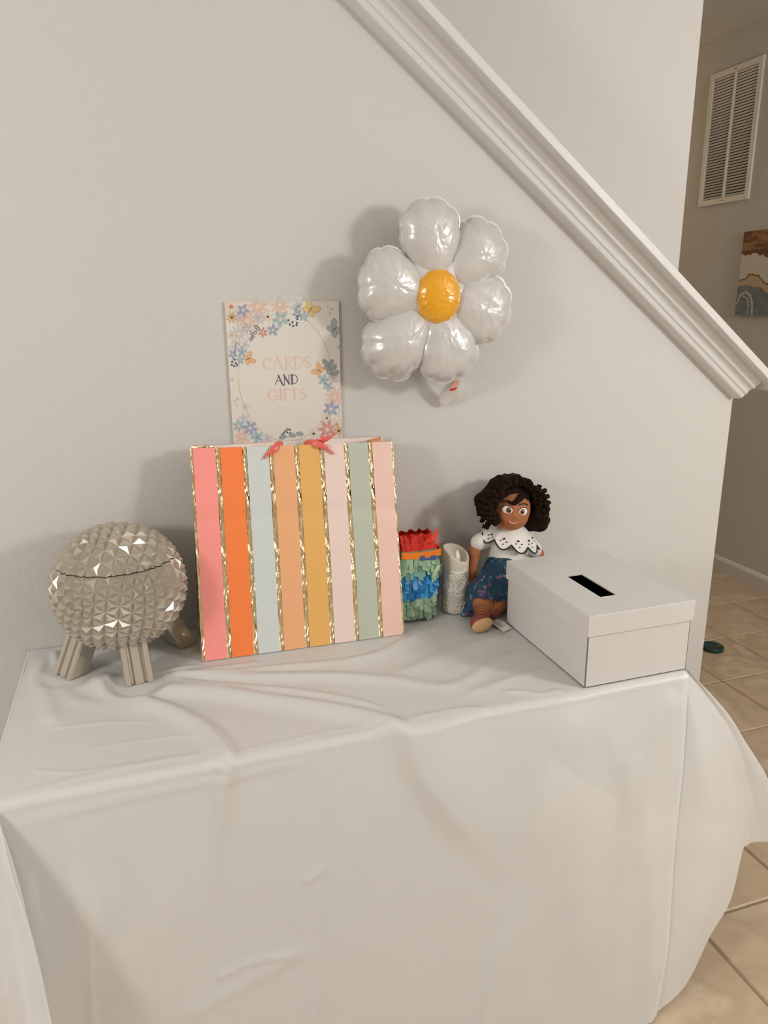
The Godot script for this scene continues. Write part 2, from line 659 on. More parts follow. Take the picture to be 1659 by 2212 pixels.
func table() -> void:
	var o := thing("side_table", "long narrow side table wholly covered by the white plastic cloth", "table", V(0.37, 0, 0.25))
	var wood := mat(rgb(218, 204, 184), 0.6)
	var mb := MB.new()
	mb.box(V((TX0 + TX1) / 2, TABLE_Y - 0.018, 0.25), V(TX1 - TX0, 0.028, 0.53), 0.004)
	obj("tabletop", mb, wood, o, false)
	mb = MB.new()
	mb.box(V((TX0 + TX1) / 2, 0.655, TZ1 - 0.009), V(TX1 - TX0 - 0.05, 0.105, 0.018), 0.002)
	mb.box(V((TX0 + TX1) / 2, 0.655, 0.02), V(TX1 - TX0 - 0.05, 0.105, 0.018), 0.002)
	mb.box(V(TX0 + 0.03, 0.655, 0.25), V(0.018, 0.105, 0.44), 0.002)
	mb.box(V(TX1 - 0.03, 0.655, 0.25), V(0.018, 0.105, 0.44), 0.002)
	obj("apron", mb, wood, o, false)
	for x in [TX0 + 0.05, TX1 - 0.05]:
		for z in [0.04, TZ1 - 0.06]:
			mb = MB.new()
			mb.box(V(x, 0.36, z), V(0.045, 0.72, 0.045), 0.004)
			obj("leg", mb, wood, o, false)


# a fold: its line (two coordinates), height, width of its lit side and of its steep side
class Fold:
	var pts := PackedVector2Array()
	var amp := 0.005
	var w1 := 0.01
	var w2 := 0.02
	var box := Rect2()
	var head := 0.15
	var tail := 0.2

	func _init(p: Array, a: float, left: float, right: float, fade_in := 0.15, fade_out := 0.2) -> void:
		amp = a
		w1 = left
		w2 = right
		head = fade_in
		tail = fade_out
		var n := p.size()
		for k in n - 1:
			for i in 7:
				var t := i / 7.0
				var q: Vector2 = Vector2(p[k][0], p[k][1]).cubic_interpolate(Vector2(p[k + 1][0], p[k + 1][1]), Vector2(p[maxi(k - 1, 0)][0], p[maxi(k - 1, 0)][1]), Vector2(p[mini(k + 2, n - 1)][0], p[mini(k + 2, n - 1)][1]), t)
				pts.append(q)
		pts.append(Vector2(p[n - 1][0], p[n - 1][1]))
		box = Rect2(pts[0], Vector2.ZERO)
		for q in pts:
			box = box.expand(q)
		box = box.grow(maxf(w1, w2) * 2.6)

	func at(q: Vector2) -> float:
		if not box.has_point(q):
			return 0.0
		var best := 9e9
		var where := 0.0
		var side := 1.0
		for k in pts.size() - 1:
			var d := pts[k + 1] - pts[k]
			var t := clampf((q - pts[k]).dot(d) / d.length_squared(), 0.0, 1.0)
			var e := q - pts[k] - d * t
			var l := e.length_squared()
			if l < best:
				best = l
				where = (k + t) / (pts.size() - 1)
				side = d.cross(e)
		var w := w1 if side < 0.0 else w2
		var x := sqrt(best) / w
		if x > 2.6:
			return 0.0
		var f := smoothstep(0.0, head, where) * (1.0 - smoothstep(1.0 - tail, 1.0, where)) if tail > 0.0 else smoothstep(0.0, head, where)
		return amp * f * exp(-x * x)


func tablecloth() -> void:
	var m := mat(Color(0.89, 0.886, 0.88, 0.83), 0.38, 0.0, {"transparency": BaseMaterial3D.TRANSPARENCY_ALPHA, "normal_enabled": true, "normal_scale": 0.12, "uv1_triplanar": true, "uv1_world_triplanar": true, "uv1_scale": V(2.2, 2.2, 2.2), "metallic_specular": 0.4})
	m.normal_texture = noise_tex(0.012, 4, true, 6.0, 1024, 21)
	var top: Array[Fold] = [
		Fold.new([[-0.162, 0.15], [-0.105, 0.238], [-0.042, 0.293], [0.020, 0.364], [0.063, 0.443], [0.083, 0.517], [0.086, 0.56]], 0.0120, 0.013, 0.022, 0.1, 0.0),
		Fold.new([[-0.158, 0.132], [-0.058, 0.231], [0.073, 0.293], [0.197, 0.374], [0.29, 0.438], [0.369, 0.508], [0.399, 0.562]], 0.0142, 0.02, 0.022, 0.1, 0.0),
		Fold.new([[-0.026, 0.215], [0.092, 0.277], [0.221, 0.341], [0.332, 0.42], [0.387, 0.48]], 0.0090, 0.012, 0.014),
		Fold.new([[-0.03, 0.205], [0.09, 0.24], [0.22, 0.28], [0.36, 0.33], [0.5, 0.41], [0.6, 0.47]], 0.0105, 0.02, 0.016, 0.1, 0.5),
		Fold.new([[-0.03, 0.198], [0.07, 0.222], [0.183, 0.235], [0.321, 0.249], [0.491, 0.245]], 0.0090, 0.012, 0.014, 0.1, 0.4),
		Fold.new([[-0.034, 0.175], [0.036, 0.167], [0.075, 0.167]], 0.004, 0.007, 0.008),
		Fold.new([[-0.04, 0.19], [0.04, 0.193], [0.12, 0.196], [0.2, 0.2]], 0.004, 0.008, 0.008),
		Fold.new([[0.006, -0.005], [0.043, 0.064], [0.078, 0.125]], 0.010, 0.014, 0.02),
		Fold.new([[0.03, -0.005], [0.08, 0.05], [0.14, 0.09]], 0.008, 0.014, 0.012),
		Fold.new([[0.648, 0.123], [0.585, 0.148], [0.526, 0.197], [0.428, 0.25], [0.3, 0.27]], 0.006, 0.02, 0.012),
		Fold.new([[0.768, 0.25], [0.66, 0.27], [0.55, 0.31], [0.40, 0.36]], 0.004, 0.025, 0.02),
		Fold.new([[0.77, 0.33], [0.66, 0.36], [0.58, 0.41], [0.5, 0.43]], 0.0035, 0.018, 0.014),
		Fold.new([[0.768, 0.42], [0.66, 0.44], [0.54, 0.47]], 0.003, 0.016, 0.012),
		Fold.new([[-0.263, 0.520], [-0.166, 0.505], [-0.06, 0.500], [0.083, 0.502]], 0.0016, 0.004, 0.006),
		Fold.new([[0.1, 0.515], [0.252, 0.505], [0.389, 0.512]], 0.0015, 0.004, 0.006),
		Fold.new([[-0.233, 0.455], [-0.139, 0.49], [0.036, 0.495]], 0.0014, 0.004, 0.005),
		Fold.new([[0.406, 0.515], [0.479, 0.51], [0.555, 0.52], [0.57, 0.55]], 0.003, 0.006, 0.009),
		Fold.new([[0.62, 0.48], [0.661, 0.493], [0.695, 0.515], [0.73, 0.512], [0.745, 0.545]], 0.0035, 0.006, 0.008),
		Fold.new([[-0.225, 0.083], [-0.188, 0.218], [-0.109, 0.283], [-0.02, 0.33]], 0.0025, 0.014, 0.02),
		Fold.new([[-0.255, 0.0], [-0.25, 0.12], [-0.225, 0.24], [-0.20, 0.34]], 0.005, 0.015, 0.018),
		Fold.new([[-0.235, -0.01], [-0.22, 0.08], [-0.2, 0.13]], 0.007, 0.01, 0.012),
		Fold.new([[-0.24, 0.33], [-0.12, 0.34], [-0.03, 0.37]], 0.0012, 0.004, 0.006),
		Fold.new([[-0.15, 0.42], [0.0, 0.43], [0.05, 0.455]], 0.001, 0.004, 0.006),
	]
	var front: Array[Fold] = [
		Fold.new([[0.087, 0.75], [0.069, 0.70], [0.053, 0.60], [0.045, 0.5]], 0.013, 0.012, 0.020, 0.02, 0.7),
		Fold.new([[0.405, 0.75], [0.421, 0.678], [0.466, 0.589], [0.537, 0.491], [0.636, 0.397]], 0.014, 0.034, 0.10, 0.08, 0.6),
		Fold.new([[0.747, 0.75], [0.701, 0.622], [0.655, 0.482], [0.636, 0.397], [0.62, 0.25]], 0.010, 0.05, 0.06, 0.2, 0.7),
		Fold.new([[0.645, 0.40], [0.597, 0.316], [0.558, 0.24], [0.529, 0.142], [0.50, 0.0]], 0.009, 0.014, 0.05, 0.45, 0.0),
		Fold.new([[0.264, 0.739], [0.249, 0.619], [0.234, 0.494], [0.207, 0.224], [0.195, 0.0]], 0.0026, 0.005, 0.006, 0.05, 0.0),
		Fold.new([[-0.145, 0.684], [-0.153, 0.592], [-0.165, 0.436], [-0.18, 0.2]], 0.0012, 0.004, 0.004),
		Fold.new([[0.03, 0.358], [0.056, 0.366], [0.105, 0.373], [0.186, 0.36]], 0.0022, 0.005, 0.009),
		Fold.new([[0.19, 0.495], [0.222, 0.505], [0.241, 0.518]], 0.0025, 0.004, 0.005),
		Fold.new([[0.799, 0.735], [0.848, 0.593], [0.884, 0.488], [0.90, 0.40]], 0.006, 0.03, 0.04, 0.3, 0.8),
		Fold.new([[0.985, 0.714], [0.949, 0.651], [0.913, 0.541], [0.89, 0.40]], 0.006, 0.02, 0.04, 0.2, 0.85),
		Fold.new([[0.757, 0.742], [0.756, 0.555], [0.744, 0.364], [0.74, 0.1]], 0.008, 0.05, 0.05),
		Fold.new([[-0.269, 0.7], [-0.063, 0.708], [0.085, 0.709], [0.25, 0.712]], 0.0018, 0.006, 0.01),
		Fold.new([[-0.05, 0.30], [0.1, 0.34], [0.2, 0.37]], 0.002, 0.01, 0.02),
		Fold.new([[0.9, 0.5], [0.92, 0.25], [0.9, 0.0]], 0.008, 0.03, 0.03, 0.6, 0.0),
	]
	var nz := FastNoiseLite.new()
	nz.seed = 9
	nz.frequency = 9.0
	nz.fractal_octaves = 3
	var h_top := func(x: float, z: float) -> float:
		var s := 0.0
		var q := Vector2(x, z)
		for f in top:
			s += f.at(q)
		s += 0.0008 * nz.get_noise_2d(x, z) + 0.0003
		# thin cloth lies flat where things stand on it
		var keep := 1.0
		for b in [[0.902, 0.353, 0.15, 0.2], [0.302, 0.075, 0.245, 0.09], [0.60, 0.08, 0.2, 0.075]]:
			var e := maxf(absf(x - b[0]) - b[2], absf(z - b[1]) - b[3])
			keep = minf(keep, smoothstep(-0.02, 0.03, e))
		for b in [[-0.196, 0.118, 0.045], [-0.056, 0.212, 0.045], [0.05, 0.03, 0.04]]:
			keep = minf(keep, smoothstep(0.0, 0.03, Vector2(x - b[0], z - b[1]).length() - b[2]))
		return TABLE_Y + maxf(s, 0.0) * keep
	var h_front := func(x: float, y: float) -> float:
		var s := 0.0
		var q := Vector2(x, y)
		for f in front:
			s += f.at(q)
		return s + 0.0012 * nz.get_noise_2d(x * 0.6, y * 0.6 + 4.0)
	# lateral edges of the front as it falls: the right one follows the corner crease
	var crease := curve([V(1.020, 0.738, 0.535), V(1.004, 0.551, 0.570), V(0.978, 0.357, 0.605), V(0.958, 0.156, 0.640), V(0.925, 0.006, 0.663)], 12)
	var right_x := func(y: float) -> float:
		for k in crease.size() - 1:
			if y <= crease[k].y and y >= crease[k + 1].y:
				return lerpf(crease[k].x, crease[k + 1].x, (crease[k].y - y) / maxf(crease[k].y - crease[k + 1].y, 1e-5))
		return crease[0].x if y > 0.5 else crease[crease.size() - 1].x
	var mb := MB.new()
	# the top, its rounded front edge and the front, as one sheet
	var rnd := 0.016
	var zf := 0.538
	var nx := 300
	var ntop := 110
	var narc := 10
	var nfr := 130
	var rows := ntop + narc + nfr
	var sheet := func(u: float, w: float) -> Vector3:
		var r := w * rows
		if r <= ntop:
			var z := lerpf(-0.026, zf - rnd, r / ntop)
			var x := lerpf(-0.285, 1.02, u)
			var p := V(x, h_top.call(x, z), z)
			# the left edge rolls over and falls
			return p
		if r <= ntop + narc:
			var a := (r - ntop) / narc * PI / 2.0
			var x := lerpf(-0.285, 1.02, u)
			var up: float = h_top.call(x, zf - rnd) - TABLE_Y
			var outw: float = h_front.call(x, TABLE_Y - rnd)
			return V(x, TABLE_Y - rnd + (rnd + up) * cos(a), zf - rnd + (rnd + outw) * sin(a))
		var t := (r - ntop - narc) / nfr
		var y := lerpf(TABLE_Y - rnd, 0.006, t)
		var xr: float = right_x.call(y)
		var x := lerpf(-0.285 + 0.03 * t, minf(xr, 1.02), u)
		var edge := 1.0 - smoothstep(0.985, 1.0, u)
		return V(x, y, zf + 0.125 * (TABLE_Y - rnd - y) / TABLE_Y + h_front.call(x, y) * edge)
	mb.grid(nx, rows, sheet)
	# the draped corner on the right: one column after another from the crease round to the wall
	var cols := [
		[V(1.020, 0.738, 0.536), V(1.004, 0.551, 0.570), V(0.978, 0.357, 0.605), V(0.958, 0.156, 0.640), V(0.925, 0.006, 0.663)],
		[V(1.021, 0.738, 0.536), V(1.040, 0.547, 0.575), V(1.032, 0.341, 0.605), V(1.024, 0.173, 0.630), V(1.014, 0.033, 0.637)],
		[V(1.022, 0.738, 0.536), V(1.071, 0.547, 0.570), V(1.084, 0.378, 0.595), V(1.087, 0.246, 0.610), V(1.089, 0.125, 0.615)],
		[V(1.024, 0.738, 0.535), V(1.107, 0.544, 0.550), V(1.145, 0.376, 0.565), V(1.169, 0.250, 0.570), V(1.175, 0.157, 0.575)],
		[V(1.026, 0.738, 0.535), V(1.141, 0.547, 0.530), V(1.194, 0.402, 0.535), V(1.223, 0.308, 0.535), V(1.234, 0.242, 0.535)],
		[V(1.030, 0.736, 0.531), V(1.180, 0.535, 0.506), V(1.250, 0.380, 0.490), V(1.290, 0.272, 0.480), V(1.312, 0.190, 0.475)],
		[V(1.034, 0.735, 0.529), V(1.205, 0.528, 0.490), V(1.292, 0.365, 0.470), V(1.340, 0.255, 0.462), V(1.362, 0.172, 0.455)],
		[V(1.040, 0.732, 0.524), V(1.165, 0.607, 0.490), V(1.251, 0.505, 0.470), V(1.390, 0.328, 0.440), V(1.506, 0.111, 0.420)],
		[V(1.036, 0.733, 0.45), V(1.105, 0.60, 0.40), V(1.160, 0.48, 0.37), V(1.24, 0.33, 0.34), V(1.30, 0.16, 0.32)],
		[V(1.034, 0.733, 0.30), V(1.060, 0.60, 0.26), V(1.075, 0.46, 0.24), V(1.10, 0.32, 0.22), V(1.12, 0.18, 0.20)],
		[V(1.032, 0.733, 0.0), V(1.040, 0.60, 0.0), V(1.048, 0.46, 0.0), V(1.055, 0.32, 0.0), V(1.06, 0.18, 0.0)],
	]
	for j in 5:   # tuck the crease under the front sheet
		var y: float = cols[0][j].y
		cols[0][j] = V(minf(right_x.call(y), 1.02) - 0.004, y, zf + 0.125 * (TABLE_Y - rnd - minf(y, TABLE_Y - rnd)) / TABLE_Y - 0.005)
	for k in 8:   # all of it hangs from the table's corner
		cols[k][0] = V(1.012 + 0.003 * k, 0.7402 - 0.0006 * k, 0.526 - 0.001 * k)
	var nc := cols.size()
	mb.grid(100, 60, func(u: float, w: float):
		var r := []
		for j in 5:
			var f: float = u * (nc - 1)
			var k := mini(int(f), nc - 2)
			var a: Vector3 = cols[k][j]
			r.append(a.cubic_interpolate(cols[k + 1][j], cols[maxi(k - 1, 0)][j], cols[mini(k + 2, nc - 1)][j], f - k))
		var f2: float = w * 4.0
		var k2 := mini(int(f2), 3)
		var b: Vector3 = r[k2]
		return b.cubic_interpolate(r[k2 + 1], r[maxi(k2 - 1, 0)], r[mini(k2 + 2, 4)], f2 - k2))
	# the strip that joins the top to the right end
	mb.grid(60, 6, func(u: float, w: float):
		var z := lerpf(-0.026, 0.52, u)
		var a: float = w * PI / 2.0
		return V(1.02 + 0.014 * sin(a), lerpf(h_top.call(1.02, z), 0.733, w), minf(z + 0.004 * w, 0.53)), true)
	# the left end falls away, its front corner hangs forward as a wing
	var left := [
		[V(-0.285, 0.74, -0.026), V(-0.296, 0.725, -0.02), V(-0.30, 0.60, -0.02), V(-0.305, 0.45, -0.02), V(-0.31, 0.30, -0.02)],
		[V(-0.285, 0.74, 0.2), V(-0.296, 0.725, 0.2), V(-0.304, 0.60, 0.2), V(-0.316, 0.45, 0.2), V(-0.325, 0.30, 0.2)],
		[V(-0.285, 0.74, 0.4), V(-0.296, 0.725, 0.4), V(-0.306, 0.60, 0.41), V(-0.325, 0.45, 0.42), V(-0.34, 0.30, 0.43)],
		[V(-0.284, 0.739, 0.525), V(-0.292, 0.722, 0.53), V(-0.295, 0.62, 0.56), V(-0.30, 0.50, 0.60), V(-0.31, 0.36, 0.62)],
		[V(-0.281, 0.738, 0.532), V(-0.280, 0.715, 0.545), V(-0.272, 0.63, 0.582), V(-0.262, 0.52, 0.625), V(-0.25, 0.38, 0.675)],
		[V(-0.278, 0.737, 0.534), V(-0.268, 0.716, 0.549), V(-0.255, 0.650, 0.585), V(-0.231, 0.543, 0.630), V(-0.212, 0.40, 0.690)],
		[V(-0.277, 0.736, 0.535), V(-0.270, 0.714, 0.540), V(-0.255, 0.640, 0.562), V(-0.245, 0.55, 0.585), V(-0.24, 0.40, 0.62)],
	]
	mb.grid(60, 40, func(u: float, w: float):
		var r := []
		for j in 5:
			var f: float = u * 6
			var k := mini(int(f), 5)
			var a: Vector3 = left[k][j]
			r.append(a.cubic_interpolate(left[k + 1][j], left[maxi(k - 1, 0)][j], left[mini(k + 2, 6)][j], f - k))
		var f2: float = w * 4.0
		var k2 := mini(int(f2), 3)
		var b: Vector3 = r[k2]
		var q := b.cubic_interpolate(r[k2 + 1], r[maxi(k2 - 1, 0)], r[mini(k2 + 2, 4)], f2 - k2)
		return q + V(0.004, 0, 0.006) * sin(u * 40.0) * w * smoothstep(0.5, 0.7, u), )
	var o := obj("tablecloth", mb, m, null, true, V(0.37, 0.0, 0.3))
	tag(o, "creased white plastic tablecloth draped over the table to the floor", "tablecloth")


# ---------------------------------------------------------------- round jar
func jar() -> void:
	var c := V(-0.079, 0.918, 0.108)
	var R := 0.1315
	var squash := V(1.0, 0.965, 1.0)
	var o := thing("lidded_jar", "round silver-grey ceramic jar covered in pyramid studs on splayed legs", "jar", V(c.x, TABLE_Y, c.z))
	var glaze := mat(rgb(178, 169, 154), 0.26, 0.25, {"clearcoat_enabled": true, "clearcoat": 0.7, "clearcoat_roughness": 0.12})
	var g := (1.0 + sqrt(5.0)) / 2.0
	var ico := [V(-1, g, 0), V(1, g, 0), V(-1, -g, 0), V(1, -g, 0), V(0, -1, g), V(0, 1, g), V(0, -1, -g), V(0, 1, -g), V(g, 0, -1), V(g, 0, 1), V(-g, 0, -1), V(-g, 0, 1)]
	var faces := [[0, 11, 5], [0, 5, 1], [0, 1, 7], [0, 7, 10], [0, 10, 11], [1, 5, 9], [5, 11, 4], [11, 10, 2], [10, 7, 6], [7, 1, 8], [3, 9, 4], [3, 4, 2], [3, 2, 6], [3, 6, 8], [3, 8, 9], [4, 9, 5], [2, 4, 11], [6, 2, 10], [8, 6, 7], [9, 8, 1]]
	var turn := Basis(V(0, 1, 0), 0.35) * Basis(V(1, 0, 0), 0.22) * Basis(V(0, 0, 1), -0.1)
	var F := 6
	var body := MB.new()
	var lid := MB.new()
	var cut := 0.062
	for f in faces:
		var A: Vector3 = turn * ico[f[0]].normalized()
		var B: Vector3 = turn * ico[f[1]].normalized()
		var C: Vector3 = turn * ico[f[2]].normalized()
		var at := func(i: int, j: int) -> Vector3:
			return (A * (F - i - j) + B * i + C * j).normalized() * R * squash
		for i in F:
			for j in F - i:
				for side in 2:
					if side == 1 and i + j >= F - 1:
						continue
					var p: Vector3 = at.call(i, j) if side == 0 else at.call(i + 1, j)
					var q: Vector3 = at.call(i + 1, j) if side == 0 else at.call(i + 1, j + 1)
					var r: Vector3 = at.call(i, j + 1)
					var m := (p + q + r) / 3.0
					var apex := m + m.normalized() * 0.0078
					for e in [[p, q], [q, r], [r, p]]:
						for half in 2:
							var poly := clip([e[0], e[1], apex], cut, half == 1)
							for k in range(1, poly.size() - 1):
								var lift := V(0, 0.0024, 0) if half else Vector3.ZERO
								(lid if half else body).out_tri(c + lift + poly[0], c + lift + poly[k], c + lift + poly[k + 1], c)
	# the inner rims that the joint shows
	var rr := sqrt(R * R - pow(cut / 0.965, 2.0)) + 0.002
	body.lathe(c, [[rr, cut - 0.0012], [rr - 0.012, cut - 0.001], [rr - 0.012, cut - 0.02]], 40)
	lid.lathe(c, [[rr - 0.0145, cut - 0.008], [rr - 0.0145, cut + 0.0028], [rr, cut + 0.0028]], 40)
	obj("body", body, glaze, o, false)
	obj("lid", lid, glaze, o, false)
	# three splayed, fluted legs
	var slick := mat(rgb(188, 178, 162), 0.14, 0.3, {"clearcoat_enabled": true, "clearcoat": 0.6, "clearcoat_roughness": 0.06})
	for leg in [[V(-0.192, 0.7418, 0.116), 0.058, V(-0.80, 0, 0.60)], [V(-0.058, 0.7418, 0.192), 0.056, V(0.12, 0, 0.99)], [V(0.036, 0.7418, 0.045), 0.056, V(0.87, 0, -0.49)]]:
		var foot: Vector3 = leg[0]
		var flat := foot - V(c.x, foot.y, c.z)
		var outw: Vector3 = leg[2]
		var across := V(0, 1, 0).cross(outw)
		var head := V(c.x, 0.846, c.z) + flat * 0.62
		var w: float = leg[1]
		# cross-section: flat flanks with two rounded flutes on the outer face
		var sec := [[-0.5, -0.42], [-0.5, 0.40], [-0.47, 0.5], [-0.30, 0.5], [-0.26, 0.38], [-0.17, 0.34], [-0.13, 0.46], [0.13, 0.46], [0.17, 0.34], [0.26, 0.38], [0.30, 0.5], [0.47, 0.5], [0.5, 0.40], [0.5, -0.42]]
		var mb := MB.new()
		var ring := func(t: float, k: int) -> Vector3:
			var base := foot.lerp(head, t)
			var ww := w * lerpf(1.0, 0.98, t)
			return base + across * sec[k % sec.size()][0] * ww + outw * sec[k % sec.size()][1] * 0.046
		for s in 4:
			for k in sec.size():
				var inside := foot.lerp(head, (s + 0.5) / 4.0)
				mb.out_quad(ring.call(s / 4.0, k), ring.call(s / 4.0, k + 1), ring.call((s + 1) / 4.0, k + 1), ring.call((s + 1) / 4.0, k), inside)
		for k in sec.size():
			mb.out_tri(ring.call(0.0, k), ring.call(0.0, k + 1), foot, foot + V(0, 0.01, 0))
			mb.out_tri(ring.call(1.0, k), ring.call(1.0, k + 1), head, head - V(0, 0.01, 0))
		obj("leg", mb, slick, o, false)


func clip(poly: Array, y: float, above: bool) -> Array:
	var out := []
	for i in poly.size():
		var a: Vector3 = poly[i]
		var b: Vector3 = poly[(i + 1) % poly.size()]
		var ia := (a.y > y) == above
		var ib := (b.y > y) == above
		if ia:
			out.append(a)
		if ia != ib:
			out.append(a.lerp(b, (y - a.y) / (b.y - a.y)))
	return out


# ---------------------------------------------------------------- gift bag
func bag() -> void:
	var o := thing("gift_bag", "large paper gift bag with pastel, pink, orange and gold foil vertical stripes", "gift bag", V(0.302, 0.742, 0.08))
	var BL := V(0.073, 0.741, 0.152)
	var BR := V(0.530, 0.741, 0.166)
	var TR := V(0.5415, 1.1725, 0.055)
	var TL := V(0.0882, 1.187, 0.053)
	var fn := V(0.0, 0.22, 0.97)
	var wob := FastNoiseLite.new()
	wob.seed = 4
	wob.frequency = 2.2
	var front := func(u: float, v: float, off: float) -> Vector3:
		var p := BL.lerp(BR, u).lerp(TL.lerp(TR, u), v)
		var d := 0.006 * sin(PI * u) * sin(PI * v) - 0.0035 * maxf(0.0, 1.0 - absf(v - 0.665) / 0.05) + 0.0012 * wob.get_noise_2d(u * 1.5, v * 1.5)
		return p + fn * (d + off)
	# panels of card with a little thickness
	var sheet := func(mb: MB, f: Callable, nu: int, nv: int, thick: Vector3) -> void:
		mb.grid(nu, nv, f, true)
		mb.grid(nu, nv, func(a: float, b: float): return f.call(a, b) - thick)
		mb.grid(nu, 1, func(a: float, b: float): return f.call(a, 1.0) - thick * b, true)
		mb.grid(nu, 1, func(a: float, b: float): return f.call(a, 0.0) - thick * b)
		mb.grid(1, nv, func(a: float, b: float): return f.call(0.0, b) - thick * (1.0 - a), true)
		mb.grid(1, nv, func(a: float, b: float): return f.call(1.0, b) - thick * a, true)
	var inner := mat(rgb(243, 226, 218), 0.55)
	var mb := MB.new()
	sheet.call(mb, func(a: float, b: float): return front.call(a, b, 0.0), 24, 40, fn * 0.0012)
	var panel := obj("front_panel", mb, inner, o)
	var hues := [rgb(253, 154, 146), rgb(250, 132, 66), rgb(207, 213, 213), rgb(236, 174, 126), rgb(229, 176, 98), rgb(234, 210, 201), rgb(184, 190, 175), rgb(234, 196, 182)]
	var names := ["pink stripe", "orange stripe", "pale blue stripe", "peach stripe", "mustard stripe", "blush stripe", "sage green stripe", "rose stripe"]
	for k in 8:
		var u0 := (k + 0.085) / 8.0 + 0.002
		var u1 := (k + 0.925) / 8.0
		mb = MB.new()
		mb.grid(6, 40, func(a: float, b: float): return front.call(lerpf(u0, u1, a), b * 0.9995, 0.0034), true)
		tag(obj("stripe", mb, mat(hues[k], 0.5), panel), names[k])
	var gold := mat(rgb(236, 212, 168), 0.16, 1.0, {"normal_enabled": true, "normal_scale": 1.5, "uv1_scale": V(0.10, 0.9, 1.0)})
	gold.normal_texture = noise_tex(0.012, 3, true, 14.0, 512, 77)
	var fw := FastNoiseLite.new()
	fw.seed = 12
	fw.frequency = 26.0
	for k in 9:
		var u0 := maxf((k - 0.1) / 8.0, 0.0)
		var u1 := minf((k + 0.11) / 8.0, 1.0)
		mb = MB.new()
		mb.grid(4, 150, func(a: float, b: float):
			var u := lerpf(u0, u1, a)
			return front.call(u, b * 0.9995, 0.0022 + 0.0005 * fw.get_noise_2d(u * 0.8 + k * 3.0, b * 0.3) + 0.0013 * wob.get_noise_2d(k * 9.0 + u * 2.0, b * 4.0)), true)
		tag(obj("foil_stripe", mb, gold, panel), "crinkled gold foil stripe")
	# back panel stands against the wall, sides are pinched in
	var BTL := V(0.0942, 1.1865, 0.020)
	var BTR := V(0.5385, 1.1745, -0.012)
	var BBL := V(0.075, 0.741, 0.012)
	var BBR := V(0.530, 0.741, 0.0)
	var back := func(u: float, v: float) -> Vector3:
		return BBL.lerp(BBR, u).lerp(BTL.lerp(BTR, u), v) + V(0, 0, 0.003 * sin(u * 7.0) * v)
	mb = MB.new()
	sheet.call(mb, back, 16, 20, V(0, 0, 0.0012))
	obj("back_panel", mb, inner, o)
	var edge := MB.new()
	edge.grid(40, 1, func(a: float, b: float): return back.call(a, 1.0) + V(0, 0.0004, 0.0008 - 0.0022 * b), true)
	tag(obj("top_hem", edge, mat(rgb(226, 120, 124), 0.5), o), "thin pink top hem")
	for side in 2:
		mb = MB.new()
		var f0 := BR if side else BL
		var f1 := TR if side else TL
		var b0 := BBR if side else BBL
		var b1 := BTR if side else BTL
		var inw := V(-0.05, 0, 0) if side else V(0.05, 0, 0)
		var gus := func(a: float, b: float) -> Vector3:
			var p := f0.lerp(b0, a).lerp(f1.lerp(b1, a), b)
			return p + inw * (1.0 - absf(a * 2.0 - 1.0)) * lerpf(0.15, 1.0, b)
		mb.grid(8, 20, gus, side == 1)
		obj("side_gusset", mb, mat(rgb(206, 150, 106), 0.4, 0.1) if side else gold, o)
	mb = MB.new()
	mb.grid(1, 1, func(a: float, b: float): return BL.lerp(BR, a).lerp(BBL.lerp(BBR, a), b) + V(0, 0.0008, 0))
	obj("base", mb, inner, o)
	# ribbon ends hanging over the rim, and a piece of clear tape inside
	var coral := mat(rgb(228, 106, 96), 0.3, 0.0, {"rim_enabled": true, "rim": 0.4})
	for r in [[V(0.292, 1.176, 0.030), V(0.280, 1.1835, 0.053), V(0.270, 1.180, 0.062), V(0.259, 1.1705, 0.066), V(0.250, 1.166, 0.064), V(0.241, 1.157, 0.068)],
			[V(0.338, 1.178, 0.036), V(0.350, 1.183, 0.056), V(0.363, 1.1805, 0.066), V(0.377, 1.175, 0.070), V(0.386, 1.166, 0.067), V(0.397, 1.156, 0.068)],
			[V(0.364, 1.179, 0.040), V(0.376, 1.186, 0.048), V(0.389, 1.189, 0.052), V(0.405, 1.1965, 0.050)]]:
		var pts := curve(r, 6)
		mb = MB.new()
		var n := pts.size() - 1
		for layer in 2:
			mb.grid(4, n, func(a: float, b: float):
				var i := int(round(b * n))
				var d := (pts[mini(i + 1, n)] - pts[maxi(i - 1, 0)]).normalized()
				var s := d.cross(V(0, 0.2, 1)).normalized()
				var wd := 0.0068 * (0.75 + 0.35 * sin(b * 5.0)) * (1.0 - 0.55 * maxf(0.0, b - 0.8) * 5.0 * absf(a - 0.3))
				return pts[i] + s * (a - 0.5) * 2.0 * wd + V(0, 0, 1) * (0.0022 * sin(a * PI) - layer * 0.0006), layer == 1)
		tag(obj("ribbon_end", mb, coral, o), "coral satin ribbon end")
	mb = MB.new()
	mb.grid(4, 4, func(a: float, b: float): return back.call(lerpf(0.47, 0.58, a), lerpf(0.945, 0.995, b)) + V(0, 0, 0.0015 + 0.001 * sin(a * 9.0 + b * 4.0)), true)
	tag(obj("tape", mb, mat(Color(0.95, 0.95, 0.93, 0.35), 0.1, 0.0, {"transparency": BaseMaterial3D.TRANSPARENCY_ALPHA}), o), "strip of clear tape")


